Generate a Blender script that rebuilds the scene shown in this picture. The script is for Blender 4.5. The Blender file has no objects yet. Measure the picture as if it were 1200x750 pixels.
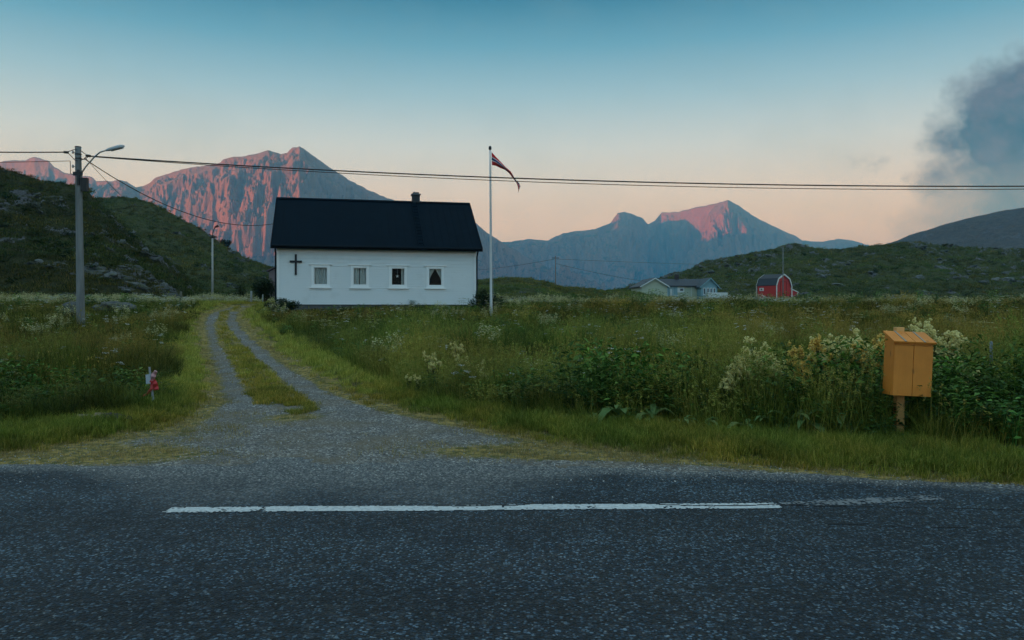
import bpy, bmesh, math, random
import numpy as np
from mathutils import Vector, Matrix
random.seed(7)
RNG = np.random.default_rng(11)
PI = math.pi
sc = bpy.context.scene
COL = sc.collection
F, CX, HY, EYE = 933.0, 600.0, 364.0, 1.5      # photograph geometry (1200 px wide)

# ------------------------------------------------------------------ noise
_P = np.random.default_rng(5).permutation(512)
_P = np.concatenate([_P, _P, _P])
_GA = np.random.default_rng(6).random(512) * 2 * PI
def perlin(x, y, seed=0):
    x = np.asarray(x, float) + seed * 17.31; y = np.asarray(y, float) + seed * 9.73
    xi = np.floor(x).astype(int); yi = np.floor(y).astype(int)
    xf = x - xi; yf = y - yi
    u = xf**3 * (xf * (xf * 6 - 15) + 10); v = yf**3 * (yf * (yf * 6 - 15) + 10)
    def g(ix, iy, dx, dy):
        a = _GA[_P[(_P[ix % 512] + iy) % 512] % 512]
        return np.cos(a) * dx + np.sin(a) * dy
    n00 = g(xi, yi, xf, yf); n10 = g(xi + 1, yi, xf - 1, yf)
    n01 = g(xi, yi + 1, xf, yf - 1); n11 = g(xi + 1, yi + 1, xf - 1, yf - 1)
    return ((n00 * (1 - u) + n10 * u) * (1 - v) + (n01 * (1 - u) + n11 * u) * v) * 1.5
def fbm(x, y, o=4, seed=0, gain=.5, lac=2.03):
    s = 0; a = 1.0; f = 1.0
    for k in range(o):
        s = s + a * perlin(np.asarray(x) * f, np.asarray(y) * f, seed + k * 3.1); a *= gain; f *= lac
    return s
def ridged(x, y, o=4, seed=0, gain=.5, lac=2.1):
    s = 0; a = 1.0; f = 1.0; t = 0
    for k in range(o):
        s = s + a * (1 - np.abs(perlin(np.asarray(x) * f, np.asarray(y) * f, seed + k * 2.7)) * 2); t += a; a *= gain; f *= lac
    return s / t
def sstep(a, b, x):
    t = np.clip((np.asarray(x, float) - a) / (b - a), 0, 1); return t * t * (3 - 2 * t)
def lin(c):
    return tuple(((v / 255) / 12.92 if v / 255 <= .04045 else ((v / 255 + .055) / 1.055) ** 2.4) for v in c)

# ------------------------------------------------------------------ ground shape
_PY = np.array([-500, 8.0, 9, 14, 20, 25, 30, 35, 40, 46, 60, 120, 180, 230, 400, 900, 14000], float)
_PZ = np.array([0, 0, .02, .14, .38, .64, .96, 1.38, 1.84, 1.93, 2.03, 2.82, 4.15, 4.7, 3.5, 0, -1], float)
def prof(y): return np.interp(y, _PY, _PZ)
def px2w(px, py, z_off=0.0):
    """pixel on the gentle base profile -> ground point (x, y)"""
    lo, hi = 1.0, 260.0
    ys = np.concatenate([np.linspace(2, 60, 3000), np.linspace(60, 260, 1500)])
    scr = HY - (prof(ys) + z_off - EYE) * F / ys
    ok = np.where(scr <= py)[0]
    y = ys[ok[0]] if len(ok) else 260.0
    return np.array([(px - CX) / F * y, y])
def W(pts): return np.array([px2w(*p) for p in pts])
def at(px, py, y):
    return Vector(((px - CX) / F * y, y, EYE + (HY - py) / F * y))

tallR = W([(1200,552),(1100,531),(1000,524),(900,514),(800,507),(700,500),(600,489),(520,476),(450,452),(400,427),(350,404),(322,386),(306,372),(300,362)])
vergR = W([(1200,571),(1100,562),(950,551),(800,539),(700,527),(600,509),(480,483),(410,459),(350,428),(305,395),(284,372),(286,363)])
tallL = W([(0,504),(60,503),(120,494),(165,488),(196,470),(208,445),(212,415),(218,385),(226,370),(236,361)])
vergL = W([(0,533),(80,524),(160,509),(222,490),(244,470),(244,440),(235,405),(231,382),(236,368),(262,359)])
rutL = W([(330,520),(292,490),(272,468),(262,445),(253,420),(244,398),(242,380),(250,366),(268,360)])
rutR = W([(450,505),(392,472),(345,441),(312,416),(288,394),(274,378),(276,366),(292,359)])
rutL = np.vstack([rutL, [[-11.0, 42.5], [-9.0, 50.]]]); rutR = np.vstack([rutR, [[-11.6, 41.3]]])
def ext(pl, a, b): return np.vstack([a, pl, b])
tallR = ext(tallR, [[60, 8.1]], [[-12.3, 40.], [-12.5, 60]]); vergR = ext(vergR, [[60, 7.0]], [[-12.9, 40.], [-13, 60]])
tallL = ext(tallL, [[-60, 9.6]], [[-16.5, 42], [-16.5, 60]]); vergL = ext(vergL, [[-60, 7.9]], [[-15.6, 42.], [-15.6, 60]])
def pdist(x, y, pl):
    x = np.asarray(x, float); y = np.asarray(y, float); d = np.full(x.shape, 1e9)
    for a, b in zip(pl[:-1], pl[1:]):
        ab = b - a; L = (ab**2).sum()
        t = np.clip(((x - a[0]) * ab[0] + (y - a[1]) * ab[1]) / L, 0, 1)
        d = np.minimum(d, np.hypot(x - a[0] - t * ab[0], y - a[1] - t * ab[1]))
    return d
def inpoly(x, y, poly):
    x = np.asarray(x, float); y = np.asarray(y, float); c = np.zeros(x.shape, bool)
    n = len(poly)
    for i in range(n):
        x1, y1 = poly[i]; x2, y2 = poly[(i + 1) % n]
        if y1 == y2: continue
        m = ((y1 > y) != (y2 > y)) & (x < (x2 - x1) * (y - y1) / (y2 - y1) + x1)
        c ^= m
    return c
def sd(x, y, pl, corner):
    poly = np.vstack([pl, corner]); d = pdist(x, y, pl)
    return np.where(inpoly(x, y, poly), d, -d)
CR = [[-12.5, 400], [400, 400], [400, 8.1]]; CL = [[-16.5, 400], [-400, 400], [-400, 8]]
def masks(x, y):
    x = np.asarray(x, float); y = np.asarray(y, float)
    j = fbm(x * 1.3, y * 1.3, 3, 4) * .13 * sstep(5, 12, y)
    tr = sd(x, y, tallR, CR) + j; vr = sd(x, y, vergR, CR) + j
    tl = sd(x, y, tallL, CL) + j; vl = sd(x, y, vergL, CL) + j
    far = y > 60
    tall = np.where(far, 5.0, np.maximum(tr, tl)); verg = np.where(far, 5.0, np.maximum(vr, vl))
    rut = np.minimum(pdist(x, y, rutL), pdist(x, y, rutR)) + fbm(x * 3, y * 3, 2, 9) * .08
    edge = np.interp(x, [-30, -5, .5, 2.5, 4.5, 30], [7.75, 7.72, 7.66, 7.35, 6.8, 5.4])
    road = edge - y + fbm(x * 2, y * 2, 3, 21) * .12 + np.exp(-((x + 1.7) / 1.3) ** 4) * (fbm(x * .9, y * .9, 3, 23) * .5 + .25)         # > 0 on the asphalt
    return dict(tall=tall, verg=verg, rut=rut, road=road, tl=tl, tr=tr, edge=edge)
def height(x, y, m=None):
    x = np.asarray(x, float); y = np.asarray(y, float)
    m = m or masks(x, y)
    z = prof(y)
    z = z - .22 * sstep(0, 1.5, m['tall']) * sstep(9, 12, y) - .30 * sstep(50, 90, y) * (1 - sstep(230, 300, y))
    z = z + sstep(0, 2, m['tall']) * fbm(x * .25, y * .25, 3, 2) * .12 * sstep(9, 14, y)
    z = z + .05 * sstep(.0, .5, m['verg']) * (1 - sstep(10, 30, y))
    z = z - .05 * (1 - sstep(.15, .45, m['rut'])) * sstep(11, 15, y) * (1 - sstep(60, 62, y))
    z = z + sstep(55, 140, y) * (fbm(x * .03, y * .03, 3, 8) - .3) * .3 * (1 - sstep(300, 600, y))
    return z
def gz(x, y): return float(height(np.array([x]), np.array([y]))[0])

# ------------------------------------------------------------------ materials
def nodes(name):
    m = bpy.data.materials.new(name); m.use_nodes = True
    nt = m.node_tree; b = nt.nodes['Principled BSDF']; return m, nt, b
def N(nt, t, **kw):
    n = nt.nodes.new(t)
    for k, v in kw.items():
        if k.startswith('i_'):
            n.inputs[int(k[2:]) if k[2:].isdigit() else k[2:]].default_value = v
        else: setattr(n, k, v)
    return n
def mix(nt, fac, a, b, mode='MIX'):
    n = nt.nodes.new('ShaderNodeMix'); n.data_type = 'RGBA'; n.blend_type = mode
    for i, v in ((0, fac), (6, a), (7, b)):
        if hasattr(v, 'is_linked') or isinstance(v, bpy.types.NodeSocket): nt.links.new(v, n.inputs[i])
        else: n.inputs[i].default_value = v if i == 0 else (*v, 1) if len(v) == 3 else v
    return n.outputs[2]
def ramp(nt, fac, stops):
    n = nt.nodes.new('ShaderNodeValToRGB'); nt.links.new(fac, n.inputs[0])
    e = n.color_ramp.elements
    while len(e) < len(stops): e.new(.5)
    for el, (p, c) in zip(e, stops):
        el.position = p; el.color = (*c, 1) if not isinstance(c, (int, float)) else (c, c, c, 1)
    return n.outputs[0]
def math_(nt, op, a, b=0.0, c=None):
    n = nt.nodes.new('ShaderNodeMath'); n.operation = op
    for i, v in enumerate((a, b) if c is None else (a, b, c)):
        if isinstance(v, bpy.types.NodeSocket): nt.links.new(v, n.inputs[i])
        else: n.inputs[i].default_value = v
    return n.outputs[0]
def coords(nt, kind='Object'): return nt.nodes.new('ShaderNodeTexCoord').outputs[kind]
def noise(nt, vec, scale, detail=4, rough=.55, out=0):
    n = nt.nodes.new('ShaderNodeTexNoise'); nt.links.new(vec, n.inputs['Vector'])
    n.inputs['Scale'].default_value = scale; n.inputs['Detail'].default_value = detail; n.inputs['Roughness'].default_value = rough
    return n.outputs[out]
def bump(nt, b, h, strength, dist, prev=None):
    n = nt.nodes.new('ShaderNodeBump'); n.inputs['Strength'].default_value = strength; n.inputs['Distance'].default_value = dist
    nt.links.new(h, n.inputs['Height'])
    if prev is not None: nt.links.new(prev, n.inputs['Normal'])
    nt.links.new(n.outputs[0], b.inputs['Normal']); return n.outputs[0]
def scaled(nt, vec, s):
    n = nt.nodes.new('ShaderNodeMapping'); n.inputs['Scale'].default_value = s; nt.links.new(vec, n.inputs[0]); return n.outputs[0]

def plain(name, col, rough=.6, var=.15, vs=3.0, metal=0, bmp=.2, bs=40, spec=.5, stretch=(1, 1, 1), dirt=None):
    m, nt, b = nodes(name); v = scaled(nt, coords(nt), stretch)
    n = noise(nt, v, vs, 5)
    c = mix(nt, n, tuple(k * (1 - var * 1.5) for k in col), tuple(min(1, k * (1 + var * 1.5)) for k in col))
    if dirt:
        d = noise(nt, v, vs * .37, 6, .65)
        c = mix(nt, math_(nt, 'MULTIPLY', ramp(nt, d, [(.45, 0.), (.72, 1.)]), dirt[1]), c, dirt[0])
    nt.links.new(c, b.inputs['Base Color']); b.inputs['Roughness'].default_value = rough; b.inputs['Metallic'].default_value = metal
    b.inputs['Specular IOR Level'].default_value = spec
    if bmp: bump(nt, b, noise(nt, v, bs, 4), bmp, .01)
    return m

def leaf_mat(name, stops, trans=.35, tint=True, vscale=.9):
    """stops: colours picked by the per-blade random value"""
    m, nt, b = nodes(name)
    a = N(nt, 'ShaderNodeAttribute', attribute_name='rnd')
    c = ramp(nt, a.outputs['Fac'], stops)
    if tint:
        t = N(nt, 'ShaderNodeAttribute', attribute_name='tint', attribute_type='INSTANCER')
        c = mix(nt, 1.0, c, t.outputs['Color'], 'MULTIPLY')
    nt.links.new(c, b.inputs['Base Color']); b.inputs['Roughness'].default_value = .62; b.inputs['Specular IOR Level'].default_value = .22
    tr = nt.nodes.new('ShaderNodeBsdfTranslucent'); nt.links.new(c, tr.inputs['Color'])
    mx = nt.nodes.new('ShaderNodeMixShader'); mx.inputs[0].default_value = trans
    nt.links.new(b.outputs[0], mx.inputs[1]); nt.links.new(tr.outputs[0], mx.inputs[2])
    nt.links.new(mx.outputs[0], nt.nodes['Material Output'].inputs['Surface'])
    return m

# ------------------------------------------------------------------ mesh builder
class MB:
    def __init__(s): s.v = []; s.f = []
    def add(s, vs, fs):
        o = len(s.v); s.v += [tuple(v) for v in vs]; s.f += [tuple(i + o for i in f) for f in fs]; return s
    def box(s, x0, x1, y0, y1, z0, z1):
        return s.add([(x0,y0,z0),(x1,y0,z0),(x1,y1,z0),(x0,y1,z0),(x0,y0,z1),(x1,y0,z1),(x1,y1,z1),(x0,y1,z1)],
                     [(0,3,2,1),(4,5,6,7),(0,1,5,4),(1,2,6,5),(2,3,7,6),(3,0,4,7)])
    def prism(s, poly, axis, a0, a1):
        """poly: 2-D points; extruded along axis ('x','y','z') from a0 to a1"""
        n = len(poly)
        def P(p, a): return {'x': (a, p[0], p[1]), 'y': (p[0], a, p[1]), 'z': (p[0], p[1], a)}[axis]
        return s.add([P(p, a0) for p in poly] + [P(p, a1) for p in poly],
                     [tuple(range(n)), tuple(range(2*n-1, n-1, -1))] + [(i, (i+1) % n + 0, (i+1) % n + n, i + n)[::-1] for i in range(n)])
    def tube(s, pts, rad, n=8, caps=True):
        pts = [Vector(p) for p in pts]; rs = rad if hasattr(rad, '__len__') else [rad] * len(pts)
        vs = []; up = None
        for i, p in enumerate(pts):
            d = (pts[min(i+1, len(pts)-1)] - pts[max(i-1, 0)]).normalized()
            if up is None: up = Vector((0, 0, 1)) if abs(d.z) < .9 else Vector((0, 1, 0))
            a = d.cross(up).normalized(); up = a.cross(d).normalized()
            for k in range(n):
                t = 2 * PI * k / n; vs.append(p + (a * math.cos(t) + up * math.sin(t)) * rs[i])
        fs = [(i*n + k, i*n + (k+1) % n, (i+1)*n + (k+1) % n, (i+1)*n + k) for i in range(len(pts)-1) for k in range(n)]
        if caps: fs += [tuple(range(n))[::-1], tuple(range((len(pts)-1)*n, len(pts)*n))]
        return s.add(vs, fs)
    def lathe(s, prof_, n=16, c=(0, 0, 0)):
        vs = [(c[0] + r*math.cos(2*PI*k/n), c[1] + r*math.sin(2*PI*k/n), c[2] + z) for r, z in prof_ for k in range(n)]
        m = len(prof_)
        return s.add(vs, [(i*n+k, i*n+(k+1) % n, (i+1)*n+(k+1) % n, (i+1)*n+k) for i in range(m-1) for k in range(n)])
    def xf(s, M): s.v = [tuple(M @ Vector(v)) for v in s.v]; return s
    def build(s, name, mat, parent=None, smooth=False, bevel=0):
        me = bpy.data.meshes.new(name); me.from_pydata(s.v, [], s.f); me.update()
        if isinstance(mat, (list, tuple)):
            for m_ in mat: me.materials.append(m_)
        elif mat: me.materials.append(mat)
        bm = bmesh.new(); bm.from_mesh(me); bmesh.ops.recalc_face_normals(bm, faces=bm.faces); bm.to_mesh(me); bm.free()
        if smooth: me.shade_smooth()
        o = bpy.data.objects.new(name, me); COL.objects.link(o)
        if parent: o.parent = parent
        if bevel:
            b = o.modifiers.new('bevel', 'BEVEL'); b.width = bevel; b.segments = 2; b.limit_method = 'ANGLE'
        return o
def npmesh(name, V, Fc, mat, smooth=True, attrs=None, link=True):
    me = bpy.data.meshes.new(name)
    V = np.asarray(V, np.float32); Fc = np.asarray(Fc, np.int32); k = Fc.shape[1]
    me.vertices.add(len(V)); me.vertices.foreach_set('co', V.ravel())
    me.loops.add(Fc.size); me.loops.foreach_set('vertex_index', Fc.ravel())
    me.polygons.add(len(Fc)); me.polygons.foreach_set('loop_start', np.arange(0, Fc.size, k, dtype=np.int32))
    me.update(calc_edges=True); me.validate()
    for an, (ty, data) in (attrs or {}).items():
        a = me.attributes.new(an, ty, 'POINT')
        a.data.foreach_set('value' if ty in ('FLOAT', 'INT') else ('color' if ty == 'FLOAT_COLOR' else 'vector'), np.ascontiguousarray(data).ravel())
    if smooth: me.shade_smooth()
    me.materials.append(mat)
    o = bpy.data.objects.new(name, me)
    if link: COL.objects.link(o)
    return o
def tag(o, label=None, cat=None, group=None, kind=None):
    if label: o['label'] = label
    if cat: o['category'] = cat
    if group: o['group'] = group
    if kind: o['kind'] = kind
    return o
def empty(name, loc, rz=0):
    o = bpy.data.objects.new(name, None); COL.objects.link(o); o.location = loc; o.rotation_euler = (0, 0, rz); o.empty_display_size = .3
    return o
def grid_faces(ni, nj):
    i, j = np.meshgrid(np.arange(ni - 1), np.arange(nj - 1), indexing='ij')
    a = (i * nj + j).ravel(); return np.stack([a, a + nj, a + nj + 1, a + 1], 1)
def copy_tree(o, parent=None):
    c = o.copy(); COL.objects.link(c); c.parent = parent
    for ch in list(o.children): copy_tree(ch, c)
    return c

# ------------------------------------------------------------------ GROUND materials
def stones(nt, vec, scale, rnd=1.0):
    v = nt.nodes.new('ShaderNodeTexVoronoi'); nt.links.new(vec, v.inputs['Vector']); v.inputs['Scale'].default_value = scale
    v.inputs['Randomness'].default_value = rnd; return v
def terrain_mat():
    m, nt, b = nodes('terrain'); v = coords(nt)
    A = lambda n: N(nt, 'ShaderNodeAttribute', attribute_name=n).outputs['Fac']
    g, d = A('gravel'), A('dry')
    n1 = noise(nt, v, 2.2, 6, .65); n2 = noise(nt, v, 9, 5, .6); n3 = noise(nt, v, 60, 3, .6)
    # grass thatch and soil below the blades
    grass = mix(nt, n2, lin((40, 44, 20)), lin((84, 86, 36)))
    grass = mix(nt, ramp(nt, n1, [(.45, 0.), (.62, 1.)]), grass, lin((78, 66, 36)))
    # dry litter
    dry = mix(nt, n3, lin((122, 100, 52)), lin((205, 175, 100)))
    dry = mix(nt, ramp(nt, n2, [(.4, 0.), (.6, 1.)]), dry, lin((84, 86, 46)))
    # gravel
    vo = stones(nt, v, 46); vs = stones(nt, v, 18)
    rc = N(nt, 'ShaderNodeSeparateColor'); nt.links.new(vo.outputs['Color'], rc.inputs[0])
    gr = ramp(nt, rc.outputs[0], [(0., lin((66, 66, 66))), (.4, lin((106, 104, 101))), (.8, lin((150, 146, 140))), (1., lin((214, 208, 198)))])
    gr = mix(nt, ramp(nt, n1, [(.35, 0.), (.65, .75)]), gr, lin((92, 90, 88)))
    gr = mix(nt, ramp(nt, noise(nt, v, 1.1, 5, .6), [(.42, 0.), (.68, .6)]), gr, lin((128, 112, 86)))
    ne = math_(nt, 'ADD', n2, math_(nt, 'MULTIPLY', n3, .6))
    def thr(a, lo, hi):
        s = math_(nt, 'ADD', a, math_(nt, 'MULTIPLY', math_(nt, 'SUBTRACT', ne, .8), 1.1))
        return ramp(nt, s, [(lo, 0.), (hi, 1.)])
    c = mix(nt, thr(g, .42, .58), grass, gr)
    c = mix(nt, thr(d, .42, .62), c, dry)
    nt.links.new(c, b.inputs['Base Color']); b.inputs['Roughness'].default_value = .9; b.inputs['Specular IOR Level'].default_value = .25
    h = math_(nt, 'ADD', math_(nt, 'MULTIPLY', vo.outputs['Distance'], 1.2), n2)
    bump(nt, b, h, .8, .02)
    return m
def asphalt_mat():
    m, nt, b = nodes('asphalt'); v = coords(nt)
    e = N(nt, 'ShaderNodeAttribute', attribute_name='edge').outputs['Fac']
    n1 = noise(nt, v, .9, 6, .6); n2 = noise(nt, v, 14, 4, .6)
    vo = stones(nt, v, 62); vb = stones(nt, v, 40)
    rc = N(nt, 'ShaderNodeSeparateColor'); nt.links.new(vo.outputs['Color'], rc.inputs[0])
    rb = N(nt, 'ShaderNodeSeparateColor'); nt.links.new(vb.outputs['Color'], rb.inputs[0])
    c = ramp(nt, rc.outputs[0], [(0., lin((6, 13, 18))), (.45, lin((24, 35, 44))), (.8, lin((42, 60, 76))), (1., lin((112, 134, 150)))])
    c = mix(nt, ramp(nt, n1, [(.35, 0.), (.7, .5)]), c, lin((20, 31, 41)))
    n4 = noise(nt, scaled(nt, v, (.22, 1.6, 1)), 1.3, 5, .6)
    c = mix(nt, 1.0, c, ramp(nt, n4, [(.3, (.72, .74, .76)), (.7, (1.3, 1.3, 1.3))]), 'MULTIPLY')
    sy = N(nt, 'ShaderNodeSeparateXYZ'); nt.links.new(v, sy.inputs[0])
    wp = math_(nt, 'SINE', math_(nt, 'ADD', math_(nt, 'MULTIPLY', math_(nt, 'ADD', sy.outputs['Y'], math_(nt, 'MULTIPLY', n1, .5)), 3.9), .4))
    c = mix(nt, 1.0, c, ramp(nt, math_(nt, 'ADD', math_(nt, 'MULTIPLY', wp, .5), .5), [(0., (.84, .84, .85)), (1., (1.16, 1.16, 1.15))]), 'MULTIPLY')
    n5 = noise(nt, v, 3.2, 5, .7); c = mix(nt, 1.0, c, ramp(nt, n5, [(.3, (.8, .8, .8)), (.7, (1.2, 1.2, 1.2))]), 'MULTIPLY')
    big = math_(nt, 'MULTIPLY', math_(nt, 'MULTIPLY', ramp(nt, rb.outputs[1], [(.80, 0.), (.85, 1.)]), ramp(nt, n5, [(.3, .35), (.65, 1.)])), ramp(nt, math_(nt, 'SUBTRACT', vb.outputs['Distance'], math_(nt, 'MULTIPLY', rb.outputs[0], .2)), [(.08, 1.), (.28, 0.)]))
    c = mix(nt, big, c, mix(nt, rb.outputs[2], lin((72, 90, 102)), lin((160, 172, 178))))
    pit = ramp(nt, vo.outputs['Distance'], [(.5, 0.), (.75, 1.)])
    c = mix(nt, pit, c, lin((20, 24, 28)))
    # worn, gravelly edge
    ed = ramp(nt, math_(nt, 'ADD', e, math_(nt, 'MULTIPLY', math_(nt, 'SUBTRACT', n2, .5), .9)), [(.1, .95), (1.0, 0.)])
    g2 = ramp(nt, rc.outputs[1], [(0., lin((56, 60, 63))), (.7, lin((100, 101, 102))), (1., lin((170, 168, 162)))])
    c = mix(nt, ed, c, g2)
    # long cracks
    w = N(nt, 'ShaderNodeTexNoise'); nt.links.new(v, w.inputs[0]); w.inputs['Scale'].default_value = 1.1
    c = mix(nt, 0.0, c, (0, 0, 0))
    nt.links.new(c, b.inputs['Base Color'])
    nt.links.new(ramp(nt, n1, [(.3, .5), (.7, .7)]), b.inputs['Roughness']); b.inputs['Specular IOR Level'].default_value = .22
    h = math_(nt, 'SUBTRACT', math_(nt, 'MULTIPLY', big, .5), vo.outputs['Distance'])
    bump(nt, b, h, .9, .012)
    return m
TERR = terrain_mat(); ASPH = asphalt_mat()

def build_ground():
    def axis(a, b, d0, g, cap):
        out = [a]; d = d0
        while out[-1] < b: out.append(out[-1] + d); d = min(d * g, cap)
        return np.array(out)
    yn = np.concatenate([np.arange(-8, 3, .5), np.arange(3, 16, .09)]); yf = axis(yn[-1] + .1, 13000, .1, 1.012, 400)
    ys = np.concatenate([yn, yf])
    xr = axis(13.05, 9500, .12, 1.045, 400); xs = np.concatenate([-xr[::-1], np.arange(-13, 13.01, .11), xr])
    # behind the camera, the plain the road crosses
    yb = -axis(8.5, 6000, .6, 1.12, 400)[::-1]; ys = np.concatenate([yb, ys])
    X, Y = np.meshgrid(xs, ys, indexing='ij'); m = masks(X, Y); Z = height(X, Y, m)
    V = np.stack([X, Y, Z], -1).reshape(-1, 3)
    inside = (m['verg'] < 0)
    nearpatch = sstep(.25, .6, fbm(X * .8, Y * .8, 4, 31) + .45)
    rutm = 1 - sstep(.24, .36, m['rut'] - .5 * (1 - sstep(10.5, 14, Y)) )
    splay = 1 - sstep(10.2, 11.6, Y)
    grav = np.where(Y < 60, sstep(-.02, -.12, m['verg']) * np.maximum(rutm, splay), 0)
    # dry litter: fringes of ruts, fringe of the verge, patches on the shoulder
    fr = np.exp(-((m['rut'] - .38) / .12) ** 2) * sstep(10.5, 14, Y) * inside
    fv = np.exp(-((m['verg'] + .02) / np.where(X > -8, .27, .34)) ** 2)
    def blob(px, py, rx, ry):
        c = px2w(px, py); return np.exp(-(((X - c[0]) / rx) ** 2 + ((Y - c[1]) / ry) ** 2))
    pt = .95 * blob(600, 528, 1.1, .4) + .9 * blob(715, 534, 1.1, .3) + .75 * blob(345, 489, .5, .5) + .9 * blob(110, 532, 1.3, .5) + .6 * blob(-60, 540, 2, .5) + .5 * blob(225, 505, .7, 1.0)
    dry = np.clip(fr * 1.0 + fv * .95 + pt * 1.0 + .3 * inside * (m['rut'] > .38) * (Y > 11.5), 0, 1) * (m['road'] < .05) * (Y < 60)
    lit = .55 * sstep(.0, 1.0, m['verg']) * (1 - sstep(1.0, 2.0, m['verg'])) * (X < -7) * sstep(14, 18, Y) * (Y < 38)
    dry = np.clip(dry + lit, 0, 1)
    Fc = grid_faces(len(xs), len(ys))
    fx = X.ravel()[Fc].mean(1); fy = Y.ravel()[Fc].mean(1)
    rd = m['road'].ravel()[Fc].mean(1); vg = m['verg'].ravel()[Fc].mean(1)
    isroad = (rd > 0) & (fy > -1.2)
    istrack = (~isroad) & (vg < 0) & (fy > 0) & (fy < 60) & (np.abs(fx) < 60)
    def sub(name, sel, mat, at_, dz=0):
        f = Fc[sel]; u, inv = np.unique(f, return_inverse=True)
        o = npmesh(name, V[u], inv.reshape(f.shape), mat, True, {k: ('FLOAT', a.ravel()[u].astype(np.float32)) for k, a in at_.items()})
        return tag(o, kind='structure')
    sub('ground', ~(isroad | istrack), TERR, dict(gravel=grav, dry=dry))
    sub('gravel_track', istrack, TERR, dict(gravel=grav, dry=dry))
    sub('road', isroad, ASPH, dict(edge=sstep(0, .45 + 1.9 * np.exp(-((X + 1.6) / 1.9) ** 4), m['road'])))
build_ground()

# ------------------------------------------------------------------ road marking
def marking():
    pm, nt, b = nodes('road_paint'); v = coords(nt)
    vo = stones(nt, v, 60); n2 = noise(nt, v, 30, 4)
    c = mix(nt, ramp(nt, n2, [(.4, 0.), (.75, 1.)]), (.62, .64, .64), (.34, .36, .37))
    nt.links.new(c, b.inputs['Base Color']); b.inputs['Roughness'].default_value = .7
    bump(nt, b, vo.outputs['Distance'], .6, .01)
    def strip(name, a, c, w, keep, seed, mat):
        a = np.array(a); c = np.array(c); L = np.hypot(*(c - a)); n = int(L / .018); k = int(w / .014)
        t = np.linspace(0, 1, n + 1); s = np.linspace(-.5, .5, k + 1)
        T, S = np.meshgrid(t, s, indexing='ij'); d = (c - a) / L; nrm = np.array([-d[1], d[0]])
        wob = fbm(T * L * 1.2, T * 0, 2, seed) * .012
        X = a[0] + d[0] * T * L + nrm[0] * (S * w + wob); Y = a[1] + d[1] * T * L + nrm[1] * (S * w + wob)
        V = np.stack([X, Y, np.full_like(X, .004)], -1).reshape(-1, 3); Fc = grid_faces(n + 1, k + 1)
        fx = X.ravel()[Fc].mean(1); fy = Y.ravel()[Fc].mean(1); fs = np.abs(S.ravel()[Fc].mean(1)) * 2; ft = T.ravel()[Fc].mean(1)
        q = fbm(fx * 9, fy * 9, 3, seed) * .45 + fbm(fx * 40, fy * 40, 2, seed + 1) * .5 + fbm(fx * 1.3, fy * 3, 2, seed + 5) * .35 + RNG.normal(0, .12, len(fx))
        thr = keep - .55 * sstep(.7, 1., fs) - .9 * (1 - sstep(0, .012, ft)) - .5 * sstep(.985, 1, ft)
        # bare scuffs and the crack that cuts across the paint
        for cx, wd in ((.035 + .12, .008),): thr = thr - .55 * np.exp(-((ft - cx) / wd) ** 2)
        ck = np.abs((fy - crack_y(fx)))
        thr = np.where(ck < .015, -9, thr)
        sel = q < thr
        tag(npmesh(name, V, Fc[sel], mat, False), kind='structure')
    a = px2w(194, 598); c = px2w(913, 593)
    strip('road_marking', a, c, .165, .50, 3, pm)
    pf = plain('worn_paint', (.17, .18, .19), .8)
    strip('worn_road_marking', c + (.04, .02), px2w(1105, 583.5), .2, .12, 9, pf)
def crack_y(x):
    yl = px2w(750, 592)[1]
    return np.interp(x, [-1.0, 0, .25, 1.0, 1.4, 2.2, 3.2, 5], [yl - .02, yl - .02, yl + .09, yl + .06, yl - .04, yl + .01, yl - .1, yl - .25]) + fbm(np.asarray(x) * 3, np.asarray(x) * 0, 3, 5) * .025
marking()
def crack():
    mat = plain('crack_dark', (.012, .013, .015), .95)
    for x0, x1, f, s in ((-9., -5.2, lambda x: 5.1 + .1 * np.asarray(x) * .3 + fbm(np.asarray(x) * 1.5, 0 * np.asarray(x), 4, 25) * .12, 4), (-.6, 4.6, crack_y, 1), (2.2, 4.2, lambda x: crack_y(x) - .55 + fbm(np.asarray(x) * 2, 0 * np.asarray(x), 3, 15) * .08, 2)):
        xs = np.arange(x0, x1, .02); y = f(xs); w = .004 + .008 * np.clip(fbm(xs * 5, xs * 0, 3, s) + .4, 0, 1)
        V = np.concatenate([np.stack([xs, y - w, np.full_like(xs, .0025)], -1), np.stack([xs, y + w, np.full_like(xs, .0025)], -1)])
        n = len(xs); i = np.arange(n - 1); Fc = np.stack([i, i + 1, i + 1 + n, i + n], 1)
        Fc = Fc[w[:-1] > .0045]
        tag(npmesh('road_crack', V, Fc, mat, False), kind='structure')
crack()

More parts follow.
